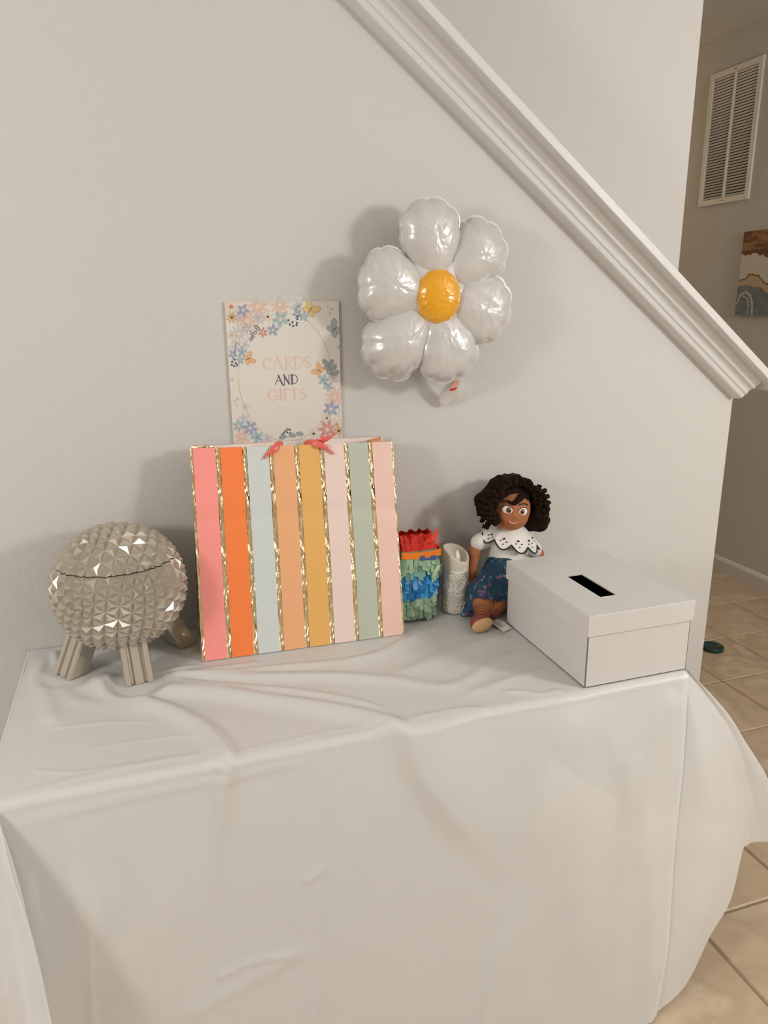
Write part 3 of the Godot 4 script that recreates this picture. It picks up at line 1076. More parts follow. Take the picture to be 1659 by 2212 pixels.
# ---------------------------------------------------------------- sign
func flower(im: Image, x: float, y: float, r: float, petals: int, c: Color, heart: Color, turn := 0.0, lines := true) -> void:
	var dark := c.darkened(0.22)
	for k in petals:
		var a := turn + TAU * k / petals
		oval(im, x + cos(a) * r * 0.55, y + sin(a) * r * 0.55, r * 0.48, r * 1.5 / petals, c, a, 0.72, dark if lines else null, 0.5)
		if lines:
			stroke(im, [Vector2(x + cos(a) * r * 0.2, y + sin(a) * r * 0.2), Vector2(x + cos(a) * r * 0.8, y + sin(a) * r * 0.8)], 1.5, 1.0, dark, 0.6)
	oval(im, x, y, r * 0.2, r * 0.2, heart, 0.0, 1.0)


func butterfly(im: Image, x: float, y: float, r: float, c: Color, turn: float) -> void:
	var dark := c.darkened(0.35)
	for s in [-1, 1]:
		var a: float = turn + s * 0.75
		oval(im, x + cos(a) * r * 0.6, y + sin(a) * r * 0.6, r * 0.62, r * 0.36, c, a, 0.95, dark)
		var b: float = turn + s * 2.0
		oval(im, x + cos(b) * r * 0.38, y + sin(b) * r * 0.38, r * 0.42, r * 0.28, c, b, 0.95, dark)
	stroke(im, [Vector2(x - cos(turn) * r * 0.4, y - sin(turn) * r * 0.4), Vector2(x + cos(turn) * r * 0.35, y + sin(turn) * r * 0.35)], 4, 2, rgb(70, 60, 55))


func sign_board() -> void:
	var x0 := 0.1895
	var x1 := 0.4425
	var y1 := 1.4855
	var y0 := 1.170
	var o := thing("paper_sign", "white floral card sign reading CARDS AND GIFTS taped to the wall", "sign", V((x0 + x1) / 2, y0, WALL_Z))
	var mb := MB.new()
	mb.box(V((x0 + x1) / 2, (y0 + y1) / 2, WALL_Z + 0.0035), V(x1 - x0, y1 - y0, 0.005), 0.0006)
	obj("board", mb, mat(rgb(228, 222, 212), 0.7), o, false)
	var w := 760
	var h := 948
	var im := Image.create(w, h, false, Image.FORMAT_RGB8)
	im.fill(rgb(222, 216, 208))
	var P := func(u: float, v: float) -> Vector2: return Vector2(u * w, v * h)
	# the thin gold ring
	var ring := rgb(196, 172, 132)
	for seg in [[-62, 62], [118, 182], [66, 114]]:
		stroke(im, arc(0.5 * w, 0.53 * h, 0.425 * w, 0.455 * h, seg[0], seg[1], 60), 4, 4, ring, 0.85)
	stroke(im, arc(0.5 * w, 0.53 * h, 0.425 * w, 0.455 * h, 182, 298, 60), 3, 3, ring, 0.5)
	# letters, drawn as pen strokes
	var pink := rgb(222, 192, 178)
	var mauve := rgb(112, 96, 108)
	var C := func(x: float, y: float, hh: float, ww: float, c: Color) -> void:
		stroke(im, arc(x + ww * 0.5, y + hh * 0.5, ww * 0.5, hh * 0.5, -52, -180, 16), 4, 15, c)
		stroke(im, arc(x + ww * 0.5, y + hh * 0.5, ww * 0.5, hh * 0.5, -180, -308, 16), 15, 5, c)
		stroke(im, arc(x + ww * 0.78, y + hh * 0.15, ww * 0.1, hh * 0.1, -90, 160, 8), 4, 9, c)
	var A := func(x: float, y: float, hh: float, ww: float, c: Color) -> void:
		stroke(im, [Vector2(x, y + hh), Vector2(x + ww * 0.42, y + hh * 0.05)], 5, 6, c)
		stroke(im, [Vector2(x + ww * 0.40, y), Vector2(x + ww * 0.80, y + hh * 0.92), Vector2(x + ww * 0.95, y + hh * 1.12), Vector2(x + ww * 1.12, y + hh * 1.08)], 13, 7, c)
		stroke(im, [Vector2(x + ww * 0.17, y + hh * 0.62), Vector2(x + ww * 0.66, y + hh * 0.62)], 5, 5, c)
	var Rr := func(x: float, y: float, hh: float, ww: float, c: Color) -> void:
		stroke(im, [Vector2(x + ww * 0.2, y + hh), Vector2(x + ww * 0.2, y)], 14, 14, c)
		stroke(im, [Vector2(x, y + hh * 0.05), Vector2(x + ww * 0.5, y + hh * 0.02)] + arc(x + ww * 0.5, y + hh * 0.26, ww * 0.4, hh * 0.25, -90, 90, 12) + [Vector2(x + ww * 0.25, y + hh * 0.52)], 5, 6, c)
		stroke(im, [Vector2(x + ww * 0.45, y + hh * 0.52), Vector2(x + ww * 0.78, y + hh * 0.95), Vector2(x + ww * 1.02, y + hh * 1.0)], 7, 11, c)
	var D := func(x: float, y: float, hh: float, ww: float, c: Color) -> void:
		stroke(im, [Vector2(x + ww * 0.15, y), Vector2(x + ww * 0.15, y + hh)], 14, 14, c)
		stroke(im, [Vector2(x, y + 2), Vector2(x + ww * 0.4, y + 2)] + arc(x + ww * 0.42, y + hh * 0.5, ww * 0.56, hh * 0.49, -88, 88, 16) + [Vector2(x + ww * 0.4, y + hh - 2), Vector2(x, y + hh - 2)], 6, 6, c)
	var S := func(x: float, y: float, hh: float, ww: float, c: Color) -> void:
		stroke(im, arc(x + ww * 0.5, y + hh * 0.26, ww * 0.42, hh * 0.25, -25, -200, 12) + [Vector2(x + ww * 0.4, y + hh * 0.46), Vector2(x + ww * 0.65, y + hh * 0.56)], 6, 12, c)
		stroke(im, [Vector2(x + ww * 0.65, y + hh * 0.56)] + arc(x + ww * 0.46, y + hh * 0.76, ww * 0.44, hh * 0.23, -40, 170, 12), 12, 6, c)
	var N := func(x: float, y: float, hh: float, ww: float, c: Color) -> void:
		stroke(im, [Vector2(x + ww * 0.1, y + hh), Vector2(x + ww * 0.1, y)], 6, 6, c)
		stroke(im, [Vector2(x + ww * 0.05, y), Vector2(x + ww * 0.85, y + hh)], 12, 12, c)
		stroke(im, [Vector2(x + ww * 0.85, y + hh), Vector2(x + ww * 0.85, y)], 6, 6, c)
	var G := func(x: float, y: float, hh: float, ww: float, c: Color) -> void:
		C.call(x, y, hh, ww, c)
		stroke(im, [Vector2(x + ww * 0.9, y + hh * 0.92), Vector2(x + ww * 0.9, y + hh * 0.56), Vector2(x + ww * 0.58, y + hh * 0.56)], 11, 6, c)
	var I := func(x: float, y: float, hh: float, ww: float, c: Color) -> void:
		stroke(im, [Vector2(x + ww * 0.5, y), Vector2(x + ww * 0.5, y + hh)], 16, 16, c)
	var Ff := func(x: float, y: float, hh: float, ww: float, c: Color) -> void:
		stroke(im, [Vector2(x + ww * 0.25, y), Vector2(x + ww * 0.25, y + hh)], 13, 13, c)
		stroke(im, [Vector2(x + ww * 0.2, y + 3), Vector2(x + ww * 0.95, y + 3), Vector2(x + ww * 0.95, y + hh * 0.14)], 6, 6, c)
		stroke(im, [Vector2(x + ww * 0.3, y + hh * 0.46), Vector2(x + ww * 0.78, y + hh * 0.46)], 5, 6, c)
	var T := func(x: float, y: float, hh: float, ww: float, c: Color) -> void:
		stroke(im, [Vector2(x + ww * 0.5, y), Vector2(x + ww * 0.5, y + hh)], 14, 14, c)
		stroke(im, [Vector2(x, y + hh * 0.12), Vector2(x + 4, y + 3), Vector2(x + ww - 4, y + 3), Vector2(x + ww, y + hh * 0.12)], 6, 6, c)
	var y := 0.380 * h
	C.call(0.300 * w, y, 76, 62, pink)
	A.call(0.385 * w, y, 76, 74, pink)
	Rr.call(0.488 * w, y, 76, 54, pink)
	D.call(0.570 * w, y, 76, 66, pink)
	S.call(0.672 * w, y, 76, 44, pink)
	y = 0.505 * h
	A.call(0.398 * w, y, 60, 56, mauve)
	N.call(0.475 * w, y, 60, 42, mauve)
	D.call(0.540 * w, y, 60, 46, mauve)
	y = 0.604 * h
	G.call(0.330 * w, y, 74, 62, pink)
	I.call(0.428 * w, y, 74, 20, pink)
	Ff.call(0.462 * w, y, 74, 48, pink)
	T.call(0.530 * w, y, 74, 54, pink)
	S.call(0.620 * w, y, 74, 44, pink)
	# printed blossoms
	var rose := rgb(226, 180, 166)
	var blue := rgb(126, 142, 186)
	var aqua := rgb(136, 170, 182)
	var lilac := rgb(196, 192, 202)
	var grey := rgb(176, 178, 176)
	var ochre := rgb(196, 156, 96)
	var red := rgb(206, 118, 104)
	var cream := rgb(224, 206, 184)
	var leaf := rgb(150, 156, 156)
	for f in [[0.05, 0.03, 66, 6, cream, red], [0.12, 0.10, 52, 6, lilac, grey], [0.28, 0.03, 78, 9, rose, cream], [0.47, 0.02, 70, 11, rose, cream], [0.18, 0.125, 74, 12, rose, cream], [0.28, 0.105, 50, 8, lilac, grey], [0.05, 0.10, 40, 8, ochre, rgb(96, 62, 34)],
			[0.15, 0.055, 44, 5, blue, cream], [0.36, 0.10, 40, 7, cream, rgb(70, 58, 46)], [0.47, 0.118, 56, 5, aqua, cream], [0.10, 0.21, 58, 10, lilac, cream], [0.04, 0.22, 36, 6, cream, ochre], [0.31, 0.205, 36, 6, red, cream], [0.40, 0.19, 42, 5, blue, cream],
			[0.17, 0.18, 34, 6, grey, cream], [0.06, 0.30, 44, 5, lilac, grey], [0.15, 0.29, 36, 5, lilac, grey], [0.04, 0.35, 34, 5, blue, cream], [0.12, 0.335, 36, 5, aqua, blue], [0.10, 0.39, 32, 5, aqua, grey], [0.63, 0.03, 36, 5, grey, leaf], [0.62, 0.085, 34, 5, blue, lilac], [0.68, 0.10, 38, 5, aqua, lilac],
			[0.84, 0.55, 44, 5, aqua, blue], [0.93, 0.54, 40, 5, lilac, grey], [0.88, 0.60, 36, 5, aqua, grey], [0.94, 0.675, 72, 10, rose, cream], [0.90, 0.765, 60, 6, blue, cream], [0.86, 0.83, 44, 6, cream, rgb(120, 96, 70)], [0.86, 0.915, 74, 7, red, cream], [0.95, 0.88, 50, 6, cream, ochre], [0.97, 0.93, 46, 6, ochre, rgb(70, 48, 34)],
			[0.73, 0.94, 48, 7, cream, rgb(80, 66, 60)], [0.10, 0.80, 40, 5, lilac, grey], [0.05, 0.85, 46, 6, aqua, cream], [0.15, 0.87, 54, 6, blue, cream], [0.07, 0.93, 58, 7, rose, cream], [0.21, 0.94, 46, 5, aqua, blue], [0.30, 0.955, 38, 6, lilac, grey], [0.12, 0.72, 28, 5, lilac, grey]]:
		flower(im, f[0] * w, f[1] * h, f[2], f[3], f[4], f[5], f[0] * 9.0)
	# berries, sprigs and dots
	for b in [[0.54, 0.125], [0.575, 0.14], [0.55, 0.155], [0.58, 0.165], [0.61, 0.16], [0.615, 0.145], [0.62, 0.118], [0.625, 0.10], [0.03, 0.40], [0.05, 0.385], [0.06, 0.41], [0.025, 0.42], [0.045, 0.43], [0.07, 0.425], [0.47, 0.905], [0.49, 0.895], [0.51, 0.90], [0.455, 0.918], [0.485, 0.918], [0.51, 0.925], [0.44, 0.93]]:
		oval(im, b[0] * w, b[1] * h, 8, 8, rgb(84, 88, 104))
	for b in [[0.90, 0.035, 8], [0.935, 0.055, 11], [0.92, 0.085, 10], [0.99, 0.32, 14], [0.02, 0.52, 10], [0.055, 0.66, 10], [0.03, 0.675, 7], [0.045, 0.70, 8], [0.90, 0.53, 12]]:
		oval(im, b[0] * w, b[1] * h, b[2], b[2], rgb(190, 184, 176), 0, 0.9)
	for s in [[0.56, 0.04, 0.66, 0.07], [0.60, 0.045, 0.66, 0.02], [0.06, 0.26, 0.12, 0.31], [0.07, 0.27, 0.04, 0.36], [0.20, 0.19, 0.21, 0.26], [0.24, 0.16, 0.25, 0.22], [0.85, 0.57, 0.92, 0.62], [0.97, 0.73, 0.97, 0.83], [0.42, 0.955, 0.62, 0.945]]:
		stroke(im, [P.call(s[0], s[1]), P.call((s[0] + s[2]) / 2 + 0.01, (s[1] + s[3]) / 2), P.call(s[2], s[3])], 4, 2, rgb(92, 92, 96), 0.8)
	for s in [[0.20, 0.25], [0.22, 0.235], [0.24, 0.205], [0.27, 0.18], [0.25, 0.165], [0.215, 0.215]]:
		for a in 4:
			oval(im, s[0] * w + cos(a * 1.7) * 9, s[1] * h + sin(a * 1.7) * 9, 8, 4, rgb(96, 102, 106), a * 1.1, 0.8)
	for s in [[0.86, 0.425, 0.9], [0.915, 0.43, 2.2], [0.88, 0.465, 0.2], [0.94, 0.465, 2.3], [0.90, 0.50, 0.4], [0.955, 0.505, 2.6], [0.44, 0.95, 2.8], [0.53, 0.94, 0.4], [0.60, 0.935, 0.2]]:
		oval(im, s[0] * w, s[1] * h, 28, 17, leaf, s[2], 0.9, leaf.darkened(0.25))
	stroke(im, [P.call(0.93, 0.55), P.call(0.91, 0.48), P.call(0.885, 0.42)], 3, 2, rgb(110, 112, 112))
	butterfly(im, 0.735 * w, 0.06 * h, 64, rgb(222, 190, 128), -0.9)
	butterfly(im, 0.945 * w, 0.20 * h, 66, rgb(164, 174, 172), -0.7)
	butterfly(im, 0.165 * w, 0.385 * h, 48, rgb(226, 178, 132), -0.4)
	butterfly(im, 0.805 * w, 0.485 * h, 50, rgb(224, 176, 134), -2.5)
	mb = MB.new()
	mb.grid(1, 1, func(a: float, b: float): return V(lerpf(x0 + 0.0004, x1 - 0.0004, a), lerpf(y1 - 0.0004, y0, b), WALL_Z + 0.0063))
	obj("printed_face", mb, mat(Color.WHITE, 0.65, 0.0, {"albedo_texture": ImageTexture.create_from_image(im)}), o)
	for q in [[0.262, 0.302, 1.481, 1.499], [0.318, 0.358, 1.480, 1.496]]:
		mb = MB.new()
		mb.grid(8, 3, func(a: float, b: float): return V(lerpf(q[0], q[1], a), lerpf(q[3], q[2], b), WALL_Z + 0.0066 + 0.0008 * sin(a * 11.0 + b * 5.0)))
		tag(obj("tape", mb, mat(Color(0.96, 0.95, 0.93, 0.25), 0.08, 0.0, {"transparency": BaseMaterial3D.TRANSPARENCY_ALPHA}), o), "crinkled clear tape")


# ---------------------------------------------------------------- balloon
func balloon() -> void:
	var c := V(0.641, 1.4926, 0.060)
	var o := thing("daisy_balloon", "pearly white daisy-shaped foil balloon with a yellow centre stuck on the wall", "balloon", V(c.x, 1.26, WALL_Z))
	var pearl := mat(rgb(206, 203, 200), 0.2, 0.0, {"clearcoat_enabled": true, "clearcoat": 1.0, "clearcoat_roughness": 0.04, "backlight_enabled": true, "backlight": Color(0.15, 0.15, 0.145), "metallic_specular": 0.7})
	var k := 0.00109
	var wr := FastNoiseLite.new()
	wr.seed = 8
	wr.frequency = 1.4
	# direction (degrees), where the petal ends and how wide it is, in metres
	var petals := [[95.0, 0.206, 0.071, 0.105], [42.0, 0.214, 0.073, 0.112], [-14.0, 0.188, 0.076, 0.095], [-76.0, 0.192, 0.074, 0.095], [-131.0, 0.214, 0.076, 0.105], [167.0, 0.180, 0.077, 0.090]]
	for n in petals.size():
		var q: Array = petals[n]
		var a := deg_to_rad(q[0])
		var dir := V(cos(a), sin(a), 0)
		var nor := V(-sin(a), cos(a), 0)
		var mid: float = q[3] + 0.018
		var la: float = q[1] - mid
		var lb: float = mid - 0.022
		var surf := func(phi: float, rho: float, side: float) -> Vector3:
			var x := la * pow(cos(phi), 0.86) if cos(phi) > 0.0 else lb * cos(phi)
			# petals are broad near the tip and narrow towards the heart
			var yy: float = q[2] * sin(phi) * (1.0 if cos(phi) > 0.0 else lerpf(1.0, 0.66, pow(-cos(phi), 0.8) * 0.75))
			if cos(phi) > 0.0:
				yy *= 1.0 + 0.075 * absf(sin(phi * 2.0))
			var sc := 1.0 - 0.075 * pow(1.0 - absf(sin(phi * 4.5 + n)), 1.5) * smoothstep(-0.45, 0.2, cos(phi)) * rho * rho
			var bulge := pow(maxf(1.0 - pow(rho, 2.2), 0.0), 0.62)
			var crease := 1.0 - (0.17 + 0.16 * wr.get_noise_2d(cos(phi) * 2.0, sin(phi) * 2.0 + n * 7.0)) * pow(rho, 4.0) * (0.5 + 0.5 * cos(phi * 9.0 + n * 2.0))
			var lump := 1.0 + 0.06 * wr.get_noise_3d(cos(phi) * rho * 1.6 + n * 5.0, sin(phi) * rho * 1.6, side) + 0.02 * wr.get_noise_3d(cos(phi) * rho * 6.0 + n * 5.0, sin(phi) * rho * 6.0, side)
			var z := side * 0.043 * bulge * crease * lump
			return c + dir * (mid + x * rho * sc) + nor * yy * rho * sc + V(0, 0, z - 0.012 * rho * rho * sin(n * 1.9))
		var mb := MB.new()
		mb.grid(96, 22, func(u: float, w: float): return surf.call(u * TAU, w, 1.0), true)
		mb.grid(96, 14, func(u: float, w: float): return surf.call(u * TAU, w, -1.0))
		var rim := MB.new()
		rim.grid(96, 1, func(u: float, w: float):
			var e: Vector3 = surf.call(u * TAU, 1.0, 1.0)
			var o2: Vector3 = (e - c - dir * mid)
			return e + V(o2.x, o2.y, 0).normalized() * (0.0042 * w - 0.0012) + V(0, 0, 0.0012 - 0.0008 * w), true)
		tag(obj("seam_rim", rim, pearl, o), "flat welded petal edge")
		obj("petal", mb, pearl, o)
	# webbing between the petals and the pillow under the centre
	var hb := MB.new()
	for side in [1.0, -1.0]:
		hb.grid(60, 12, func(u: float, w: float):
			var r := 0.085 * w * (1.0 + 0.12 * cos(u * TAU * 6.0 - 0.6))
			return c + V(cos(u * TAU) * r, sin(u * TAU) * r, side * 0.034 * pow(maxf(1.0 - w * w, 0.0), 0.5)), side > 0.0)
	obj("hub", hb, pearl, o)
	var yc := MB.new()
	var cx := c + V(-0.001, 0.0, 0.024)
	yc.grid(96, 20, func(u: float, w: float):
		var phi: float = u * TAU
		var pu := 1.0 + (0.018 * cos(phi * 15.0) + 0.02 * wr.get_noise_2d(phi * 3.0, 40.0)) * pow(w, 3.0)
		var rx := 0.0525 * w * pu
		var ry := 0.0595 * w * pu
		var z := 0.030 * pow(maxf(1.0 - pow(w, 2.4), 0.0), 0.6) * (1.0 - 0.2 * pow(w, 3.0) * (0.5 + 0.5 * cos(phi * 15.0)) + 0.045 * wr.get_noise_2d(cos(phi) * w * 1.6, sin(phi) * w * 1.6))
		return cx + V(cos(phi) * rx, sin(phi) * ry, z), true)
	tag(obj("centre", yc, mat(rgb(240, 170, 22), 0.14, 0.05, {"clearcoat_enabled": true, "clearcoat": 1.0, "clearcoat_roughness": 0.04}), o), "glossy yellow centre")
	# the flat filling tail with its red mark
	var tail := MB.new()
	for side in [1.0, -1.0]:
		tail.grid(8, 24, func(u: float, w: float):
			var wd := lerpf(0.017, 0.0225, smoothstep(0.2, 0.7, w)) if w < 0.75 else 0.0225 * sqrt(maxf(0.0, 1.0 - pow((w - 0.75) / 0.25, 2.0)))
			var s: float = (u - 0.5) * 2.0
			return V(0.703, 1.335, 0.055).lerp(V(0.699, 1.238, -0.012), w) + V(s * wd, s * wd * -0.05, side * 0.0015 * (1.0 - s * s) + 0.004 * sin(w * 6.0)), side > 0.0)
	tag(obj("tail", tail, mat(Color(0.93, 0.91, 0.88, 0.85), 0.2, 0.0, {"transparency": BaseMaterial3D.TRANSPARENCY_ALPHA, "clearcoat_enabled": true, "clearcoat": 0.8}), o), "clear filling tail")
	var mark := MB.new()
	mark.grid(4, 6, func(u: float, w: float):
		var s: float = (u - 0.5) * 2.0
		return V(0.703, 1.308, 0.042).lerp(V(0.702, 1.286, 0.027), w) + V(s * 0.006, 0, 0.006))
	tag(obj("valve", mark, mat(rgb(238, 178, 164), 0.4), o), "pink valve strip")
	mark = MB.new()
	mark.tube(curve([V(0.692, 1.281, 0.031), V(0.700, 1.283, 0.033), V(0.709, 1.286, 0.035)], 4), [0.0015, 0.002, 0.0026, 0.003, 0.003, 0.003, 0.0026, 0.002, 0.0015], 8)
	tag(obj("mark", mark, mat(rgb(204, 66, 40), 0.4), o), "small red mark")


# ---------------------------------------------------------------- card box
func gift_box() -> void:
	var x0 := 0.7825
	var x1 := 1.024
	var z0 := 0.186
	var z1 := 0.521
	var lx0 := 0.7785
	var lx1 := 1.028
	var lz0 := 0.182
	var lz1 := 0.525
	var ty := 0.8965
	var by := 0.741
	var ly := 0.852
	var card := mat(rgb(213, 210, 208), 0.5)
	var o := thing("card_box", "white cardboard box with a slot cut in its lid on the table's front corner", "box", V((x0 + x1) / 2, by, (z0 + z1) / 2))
	var th := 0.003
	var mb := MB.new()
	var ym := (by + ty - 0.006) / 2
	var hh := ty - 0.006 - by
	mb.box(V((x0 + x1) / 2, ym, z1 - th / 2), V(x1 - x0, hh, th), 0.001)
	mb.box(V((x0 + x1) / 2, ym, z0 + th / 2), V(x1 - x0, hh, th), 0.001)
	mb.box(V(x0 + th / 2, ym, (z0 + z1) / 2), V(th, hh, z1 - z0), 0.001)
	mb.box(V(x1 - th / 2, ym, (z0 + z1) / 2), V(th, hh, z1 - z0), 0.001)
	mb.box(V((x0 + x1) / 2, by + th / 2, (z0 + z1) / 2), V(x1 - x0, th, z1 - z0), 0.001)
	obj("body", mb, card, o, false)
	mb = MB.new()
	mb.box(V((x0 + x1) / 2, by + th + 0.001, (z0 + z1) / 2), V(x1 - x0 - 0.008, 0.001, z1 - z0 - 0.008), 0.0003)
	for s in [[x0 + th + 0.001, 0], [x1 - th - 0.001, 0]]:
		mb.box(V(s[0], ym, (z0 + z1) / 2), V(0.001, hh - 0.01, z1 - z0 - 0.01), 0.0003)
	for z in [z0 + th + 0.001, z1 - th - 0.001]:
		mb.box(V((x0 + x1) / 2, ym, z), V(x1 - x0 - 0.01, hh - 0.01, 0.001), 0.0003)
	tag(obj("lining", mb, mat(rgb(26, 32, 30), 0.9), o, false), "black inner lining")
	# lid: four lips, and a top left open at the slot
	mb = MB.new()
	var lym := (ly + ty) / 2
	var lh := ty - ly
	mb.box(V((lx0 + lx1) / 2, lym, lz1 - th / 2), V(lx1 - lx0, lh, th), 0.0012)
	mb.box(V((lx0 + lx1) / 2, lym, lz0 + th / 2), V(lx1 - lx0, lh, th), 0.0012)
	mb.box(V(lx0 + th / 2, lym, (lz0 + lz1) / 2), V(th, lh, lz1 - lz0 - 0.001), 0.0012)
	mb.box(V(lx1 - th / 2, lym, (lz0 + lz1) / 2), V(th, lh, lz1 - lz0 - 0.001), 0.0012)
	var a := 0.8565
	var b := 0.8955
	var c := 0.316
	var d := 0.446
	var e0 := 0.0008
	for yy in [ty - 0.0002, ty - th]:
		var inside := V((lx0 + lx1) / 2, ty - th / 2, (lz0 + lz1) / 2)
		var X := [lx0 + e0, a, b, lx1 - e0]
		var Z := [lz0 + e0, c, d, lz1 - e0]
		for i in 3:
			for k in 3:
				if i == 1 and k == 1:
					continue
				mb.out_quad(V(X[i], yy, Z[k]), V(X[i + 1], yy, Z[k]), V(X[i + 1], yy, Z[k + 1]), V(X[i], yy, Z[k + 1]), inside)
	var hole := [[a, c], [b, c], [b, d], [a, d]]
	for i in 4:
		var q: Array = hole[i]
		var t: Array = hole[(i + 1) % 4]
		var away := V((q[0] + t[0]) - (a + b) / 2, ty - th / 2, (q[1] + t[1]) - (c + d) / 2)
		mb.out_quad(V(q[0], ty - 0.0002, q[1]), V(t[0], ty - 0.0002, t[1]), V(t[0], ty - th, t[1]), V(q[0], ty - th, q[1]), away)
	obj("lid", mb, card, o, false)


# ---------------------------------------------------------------- paper piñata block
func pinata() -> void:
	var o := thing("paper_pinata", "small block pinata fringed in red, orange, green and blue tissue paper", "pinata", V(0.588, 0.742, 0.07))
	var x0 := 0.536
	var x1 := 0.631
	var z0 := 0.005
	var z1 := 0.112
	var y0 := 0.7425
	var lean := func(p: Vector3) -> Vector3:
		return p + V(0.012 * (p.y - y0) / 0.2 - 0.004, 0, 0)
	var mb := MB.new()
	mb.box(V((x0 + x1) / 2, y0 + 0.088, (z0 + z1) / 2), V(x1 - x0, 0.176, z1 - z0), 0.004)
	for i in mb.v.size():
		mb.v[i] = lean.call(mb.v[i])
	obj("body", mb, mat(rgb(96, 136, 118), 0.8), o, false)
	# rows of fringe from the bottom up, each strip of tissue its own flap
	var green := [rgb(150, 178, 146), rgb(136, 166, 138), rgb(164, 188, 158), rgb(122, 152, 126)]
	var teal := [rgb(120, 164, 146), rgb(140, 178, 154), rgb(110, 156, 142)]
	var blue := [rgb(28, 118, 176), rgb(52, 140, 196), rgb(112, 160, 204), rgb(22, 98, 160)]
	var rows := [[0.030, green], [0.040, green], [0.052, green], [0.066, green], [0.082, blue], [0.098, blue], [0.110, blue], [0.122, blue], [0.134, teal], [0.148, green], [0.161, green]]
	var tissue := {}
	for r in rows.size():
		for face in 2:
			var n := 9 if face == 0 else 7
			for k in n:
				var hue: Color = rows[r][1][rng.randi() % rows[r][1].size()]
				if not tissue.has(hue):
					tissue[hue] = mat(hue, 0.85, 0.0, {"backlight_enabled": true, "backlight": hue.darkened(0.6)})
				var wd := ((x1 - x0) if face == 0 else (z1 - z0)) / n * rng.randf_range(0.95, 1.35)
				var ln := rng.randf_range(0.017, 0.027)
				var at: float = (k + 0.5 + rng.randf_range(-0.15, 0.15)) / n
				var yy: float = y0 + rows[r][0] + rng.randf_range(-0.002, 0.003)
				var flare := rng.randf_range(0.002, 0.009)
				var tw := rng.randf_range(-0.25, 0.25)
				var out := V(0, 0, 1) if face == 0 else V(1, 0, 0)
				var side := V(1, 0, 0) if face == 0 else V(0, 0, -1)
				var base := V(lerpf(x0, x1, at), yy, z1 + 0.001) if face == 0 else V(x1 + 0.001, yy, lerpf(z1, z0, at))
				mb = MB.new()
				mb.grid(2, 3, func(u: float, w: float):
					var s: float = (u - 0.5) * wd
					return lean.call(base + side * (s + tw * ln * w * 0.4) - V(0, 1, 0) * ln * w * (1.0 + tw * (u - 0.5)) + out * (flare * w * w + 0.0015 * sin(u * PI) + 0.002 * tw * u * w)))
				obj("tissue_flap", mb, tissue[hue], o)
	# one loose green twist
	mb = MB.new()
	mb.grid(3, 8, func(u: float, w: float): return V(0.634 - 0.014 * sin(w * 3.0) + (u - 0.5) * 0.011, 0.882 - 0.055 * w, 0.119 + 0.004 * sin(w * 5.0)))
	obj("tissue_twist", mb, mat(rgb(168, 190, 158), 0.85), o)
	# orange band
	mb = MB.new()
	var loop := [[x0 - 0.001, z1 + 0.003], [x1 + 0.001, z1 + 0.003], [x1 + 0.003, z0], [x0 - 0.001, z0 - 0.002]]
	mb.grid(4, 4, func(u: float, w: float): return lean.call(V(lerpf(x0 - 0.001, x1 + 0.003, u), y0 + 0.171 - 0.004 * sin(u * 3.0) + lerpf(-0.008, 0.008, w), z1 + 0.004)), true)
	mb.grid(4, 4, func(u: float, w: float): return lean.call(V(x1 + 0.0035, y0 + 0.171 + lerpf(-0.008, 0.008, w), lerpf(z1 + 0.004, z0, u))), true)
	tag(obj("ribbon_band", mb, mat(rgb(230, 122, 24), 0.4), o), "orange ribbon band")
	# gathered red top
	mb = MB.new()
	var cr := FastNoiseLite.new()
	cr.seed = 6
	cr.frequency = 14.0
	var ctr := V((x0 + x1) / 2 + 0.008, 0, (z0 + z1) / 2)
	mb.grid(72, 16, func(u: float, w: float):
		var a: float = u * TAU
		var sq := 1.0 / maxf(absf(cos(a)), absf(sin(a)))
		sq = lerpf(1.0, sq, 0.72)
		var r := V(cos(a) * (x1 - x0) / 2 * sq, 0, sin(a) * (z1 - z0) / 2 * sq)
		var jag := 0.007 * cr.get_noise_2d(cos(a) * 0.3 + 3.0, sin(a) * 0.3) + 0.003 * (1.0 if fposmod(u * 13.0, 1.0) > 0.5 else -1.0)
		var hgt := (0.034 + jag * 0.7) * w
		r.z *= 1.0 - 0.6 * w
		var n := cr.get_noise_3d(cos(a) * 0.25, w * 0.22, sin(a) * 0.25)
		return ctr + r * (1.0 + 0.14 * n * w - 0.06 * w) + V(0, y0 + 0.172 + hgt, 0), true)
	mb.grid(72, 4, func(u: float, w: float):
		var a: float = u * TAU
		return ctr + V(cos(a) * 0.036 * (1.0 - w), y0 + 0.196 + 0.006 * cr.get_noise_2d(u * 2.0, w), sin(a) * 0.018 * (1.0 - w)), true)
	var redm := mat(rgb(206, 34, 20), 0.55, 0.0, {"backlight_enabled": true, "backlight": rgb(120, 20, 10)})
	tag(obj("tissue_top", mb, redm, o, false), "crumpled red tissue top")
	for q in [[V(0.624, 0.938, 0.10), V(0.636, 0.962, 0.098), 0.011], [V(0.606, 0.938, 0.106), V(0.618, 0.953, 0.104), 0.008], [V(0.600, 0.925, 0.116), V(0.622, 0.944, 0.117), 0.008], [V(0.636, 0.925, 0.10), V(0.648, 0.938, 0.09), 0.006]]:
		mb = MB.new()
		mb.grid(3, 4, func(u: float, w: float): return (q[0] as Vector3).lerp(q[1], w) + V((u - 0.5) * 2.0 * q[2] * (1.0 - 0.3 * w), (u - 0.5) * 0.006, 0.005 * sin(u * 3.0 + w * 2.0)))
		obj("tissue_flap", mb, mat(rgb(226, 56, 28), 0.5), o)
	mb = MB.new()
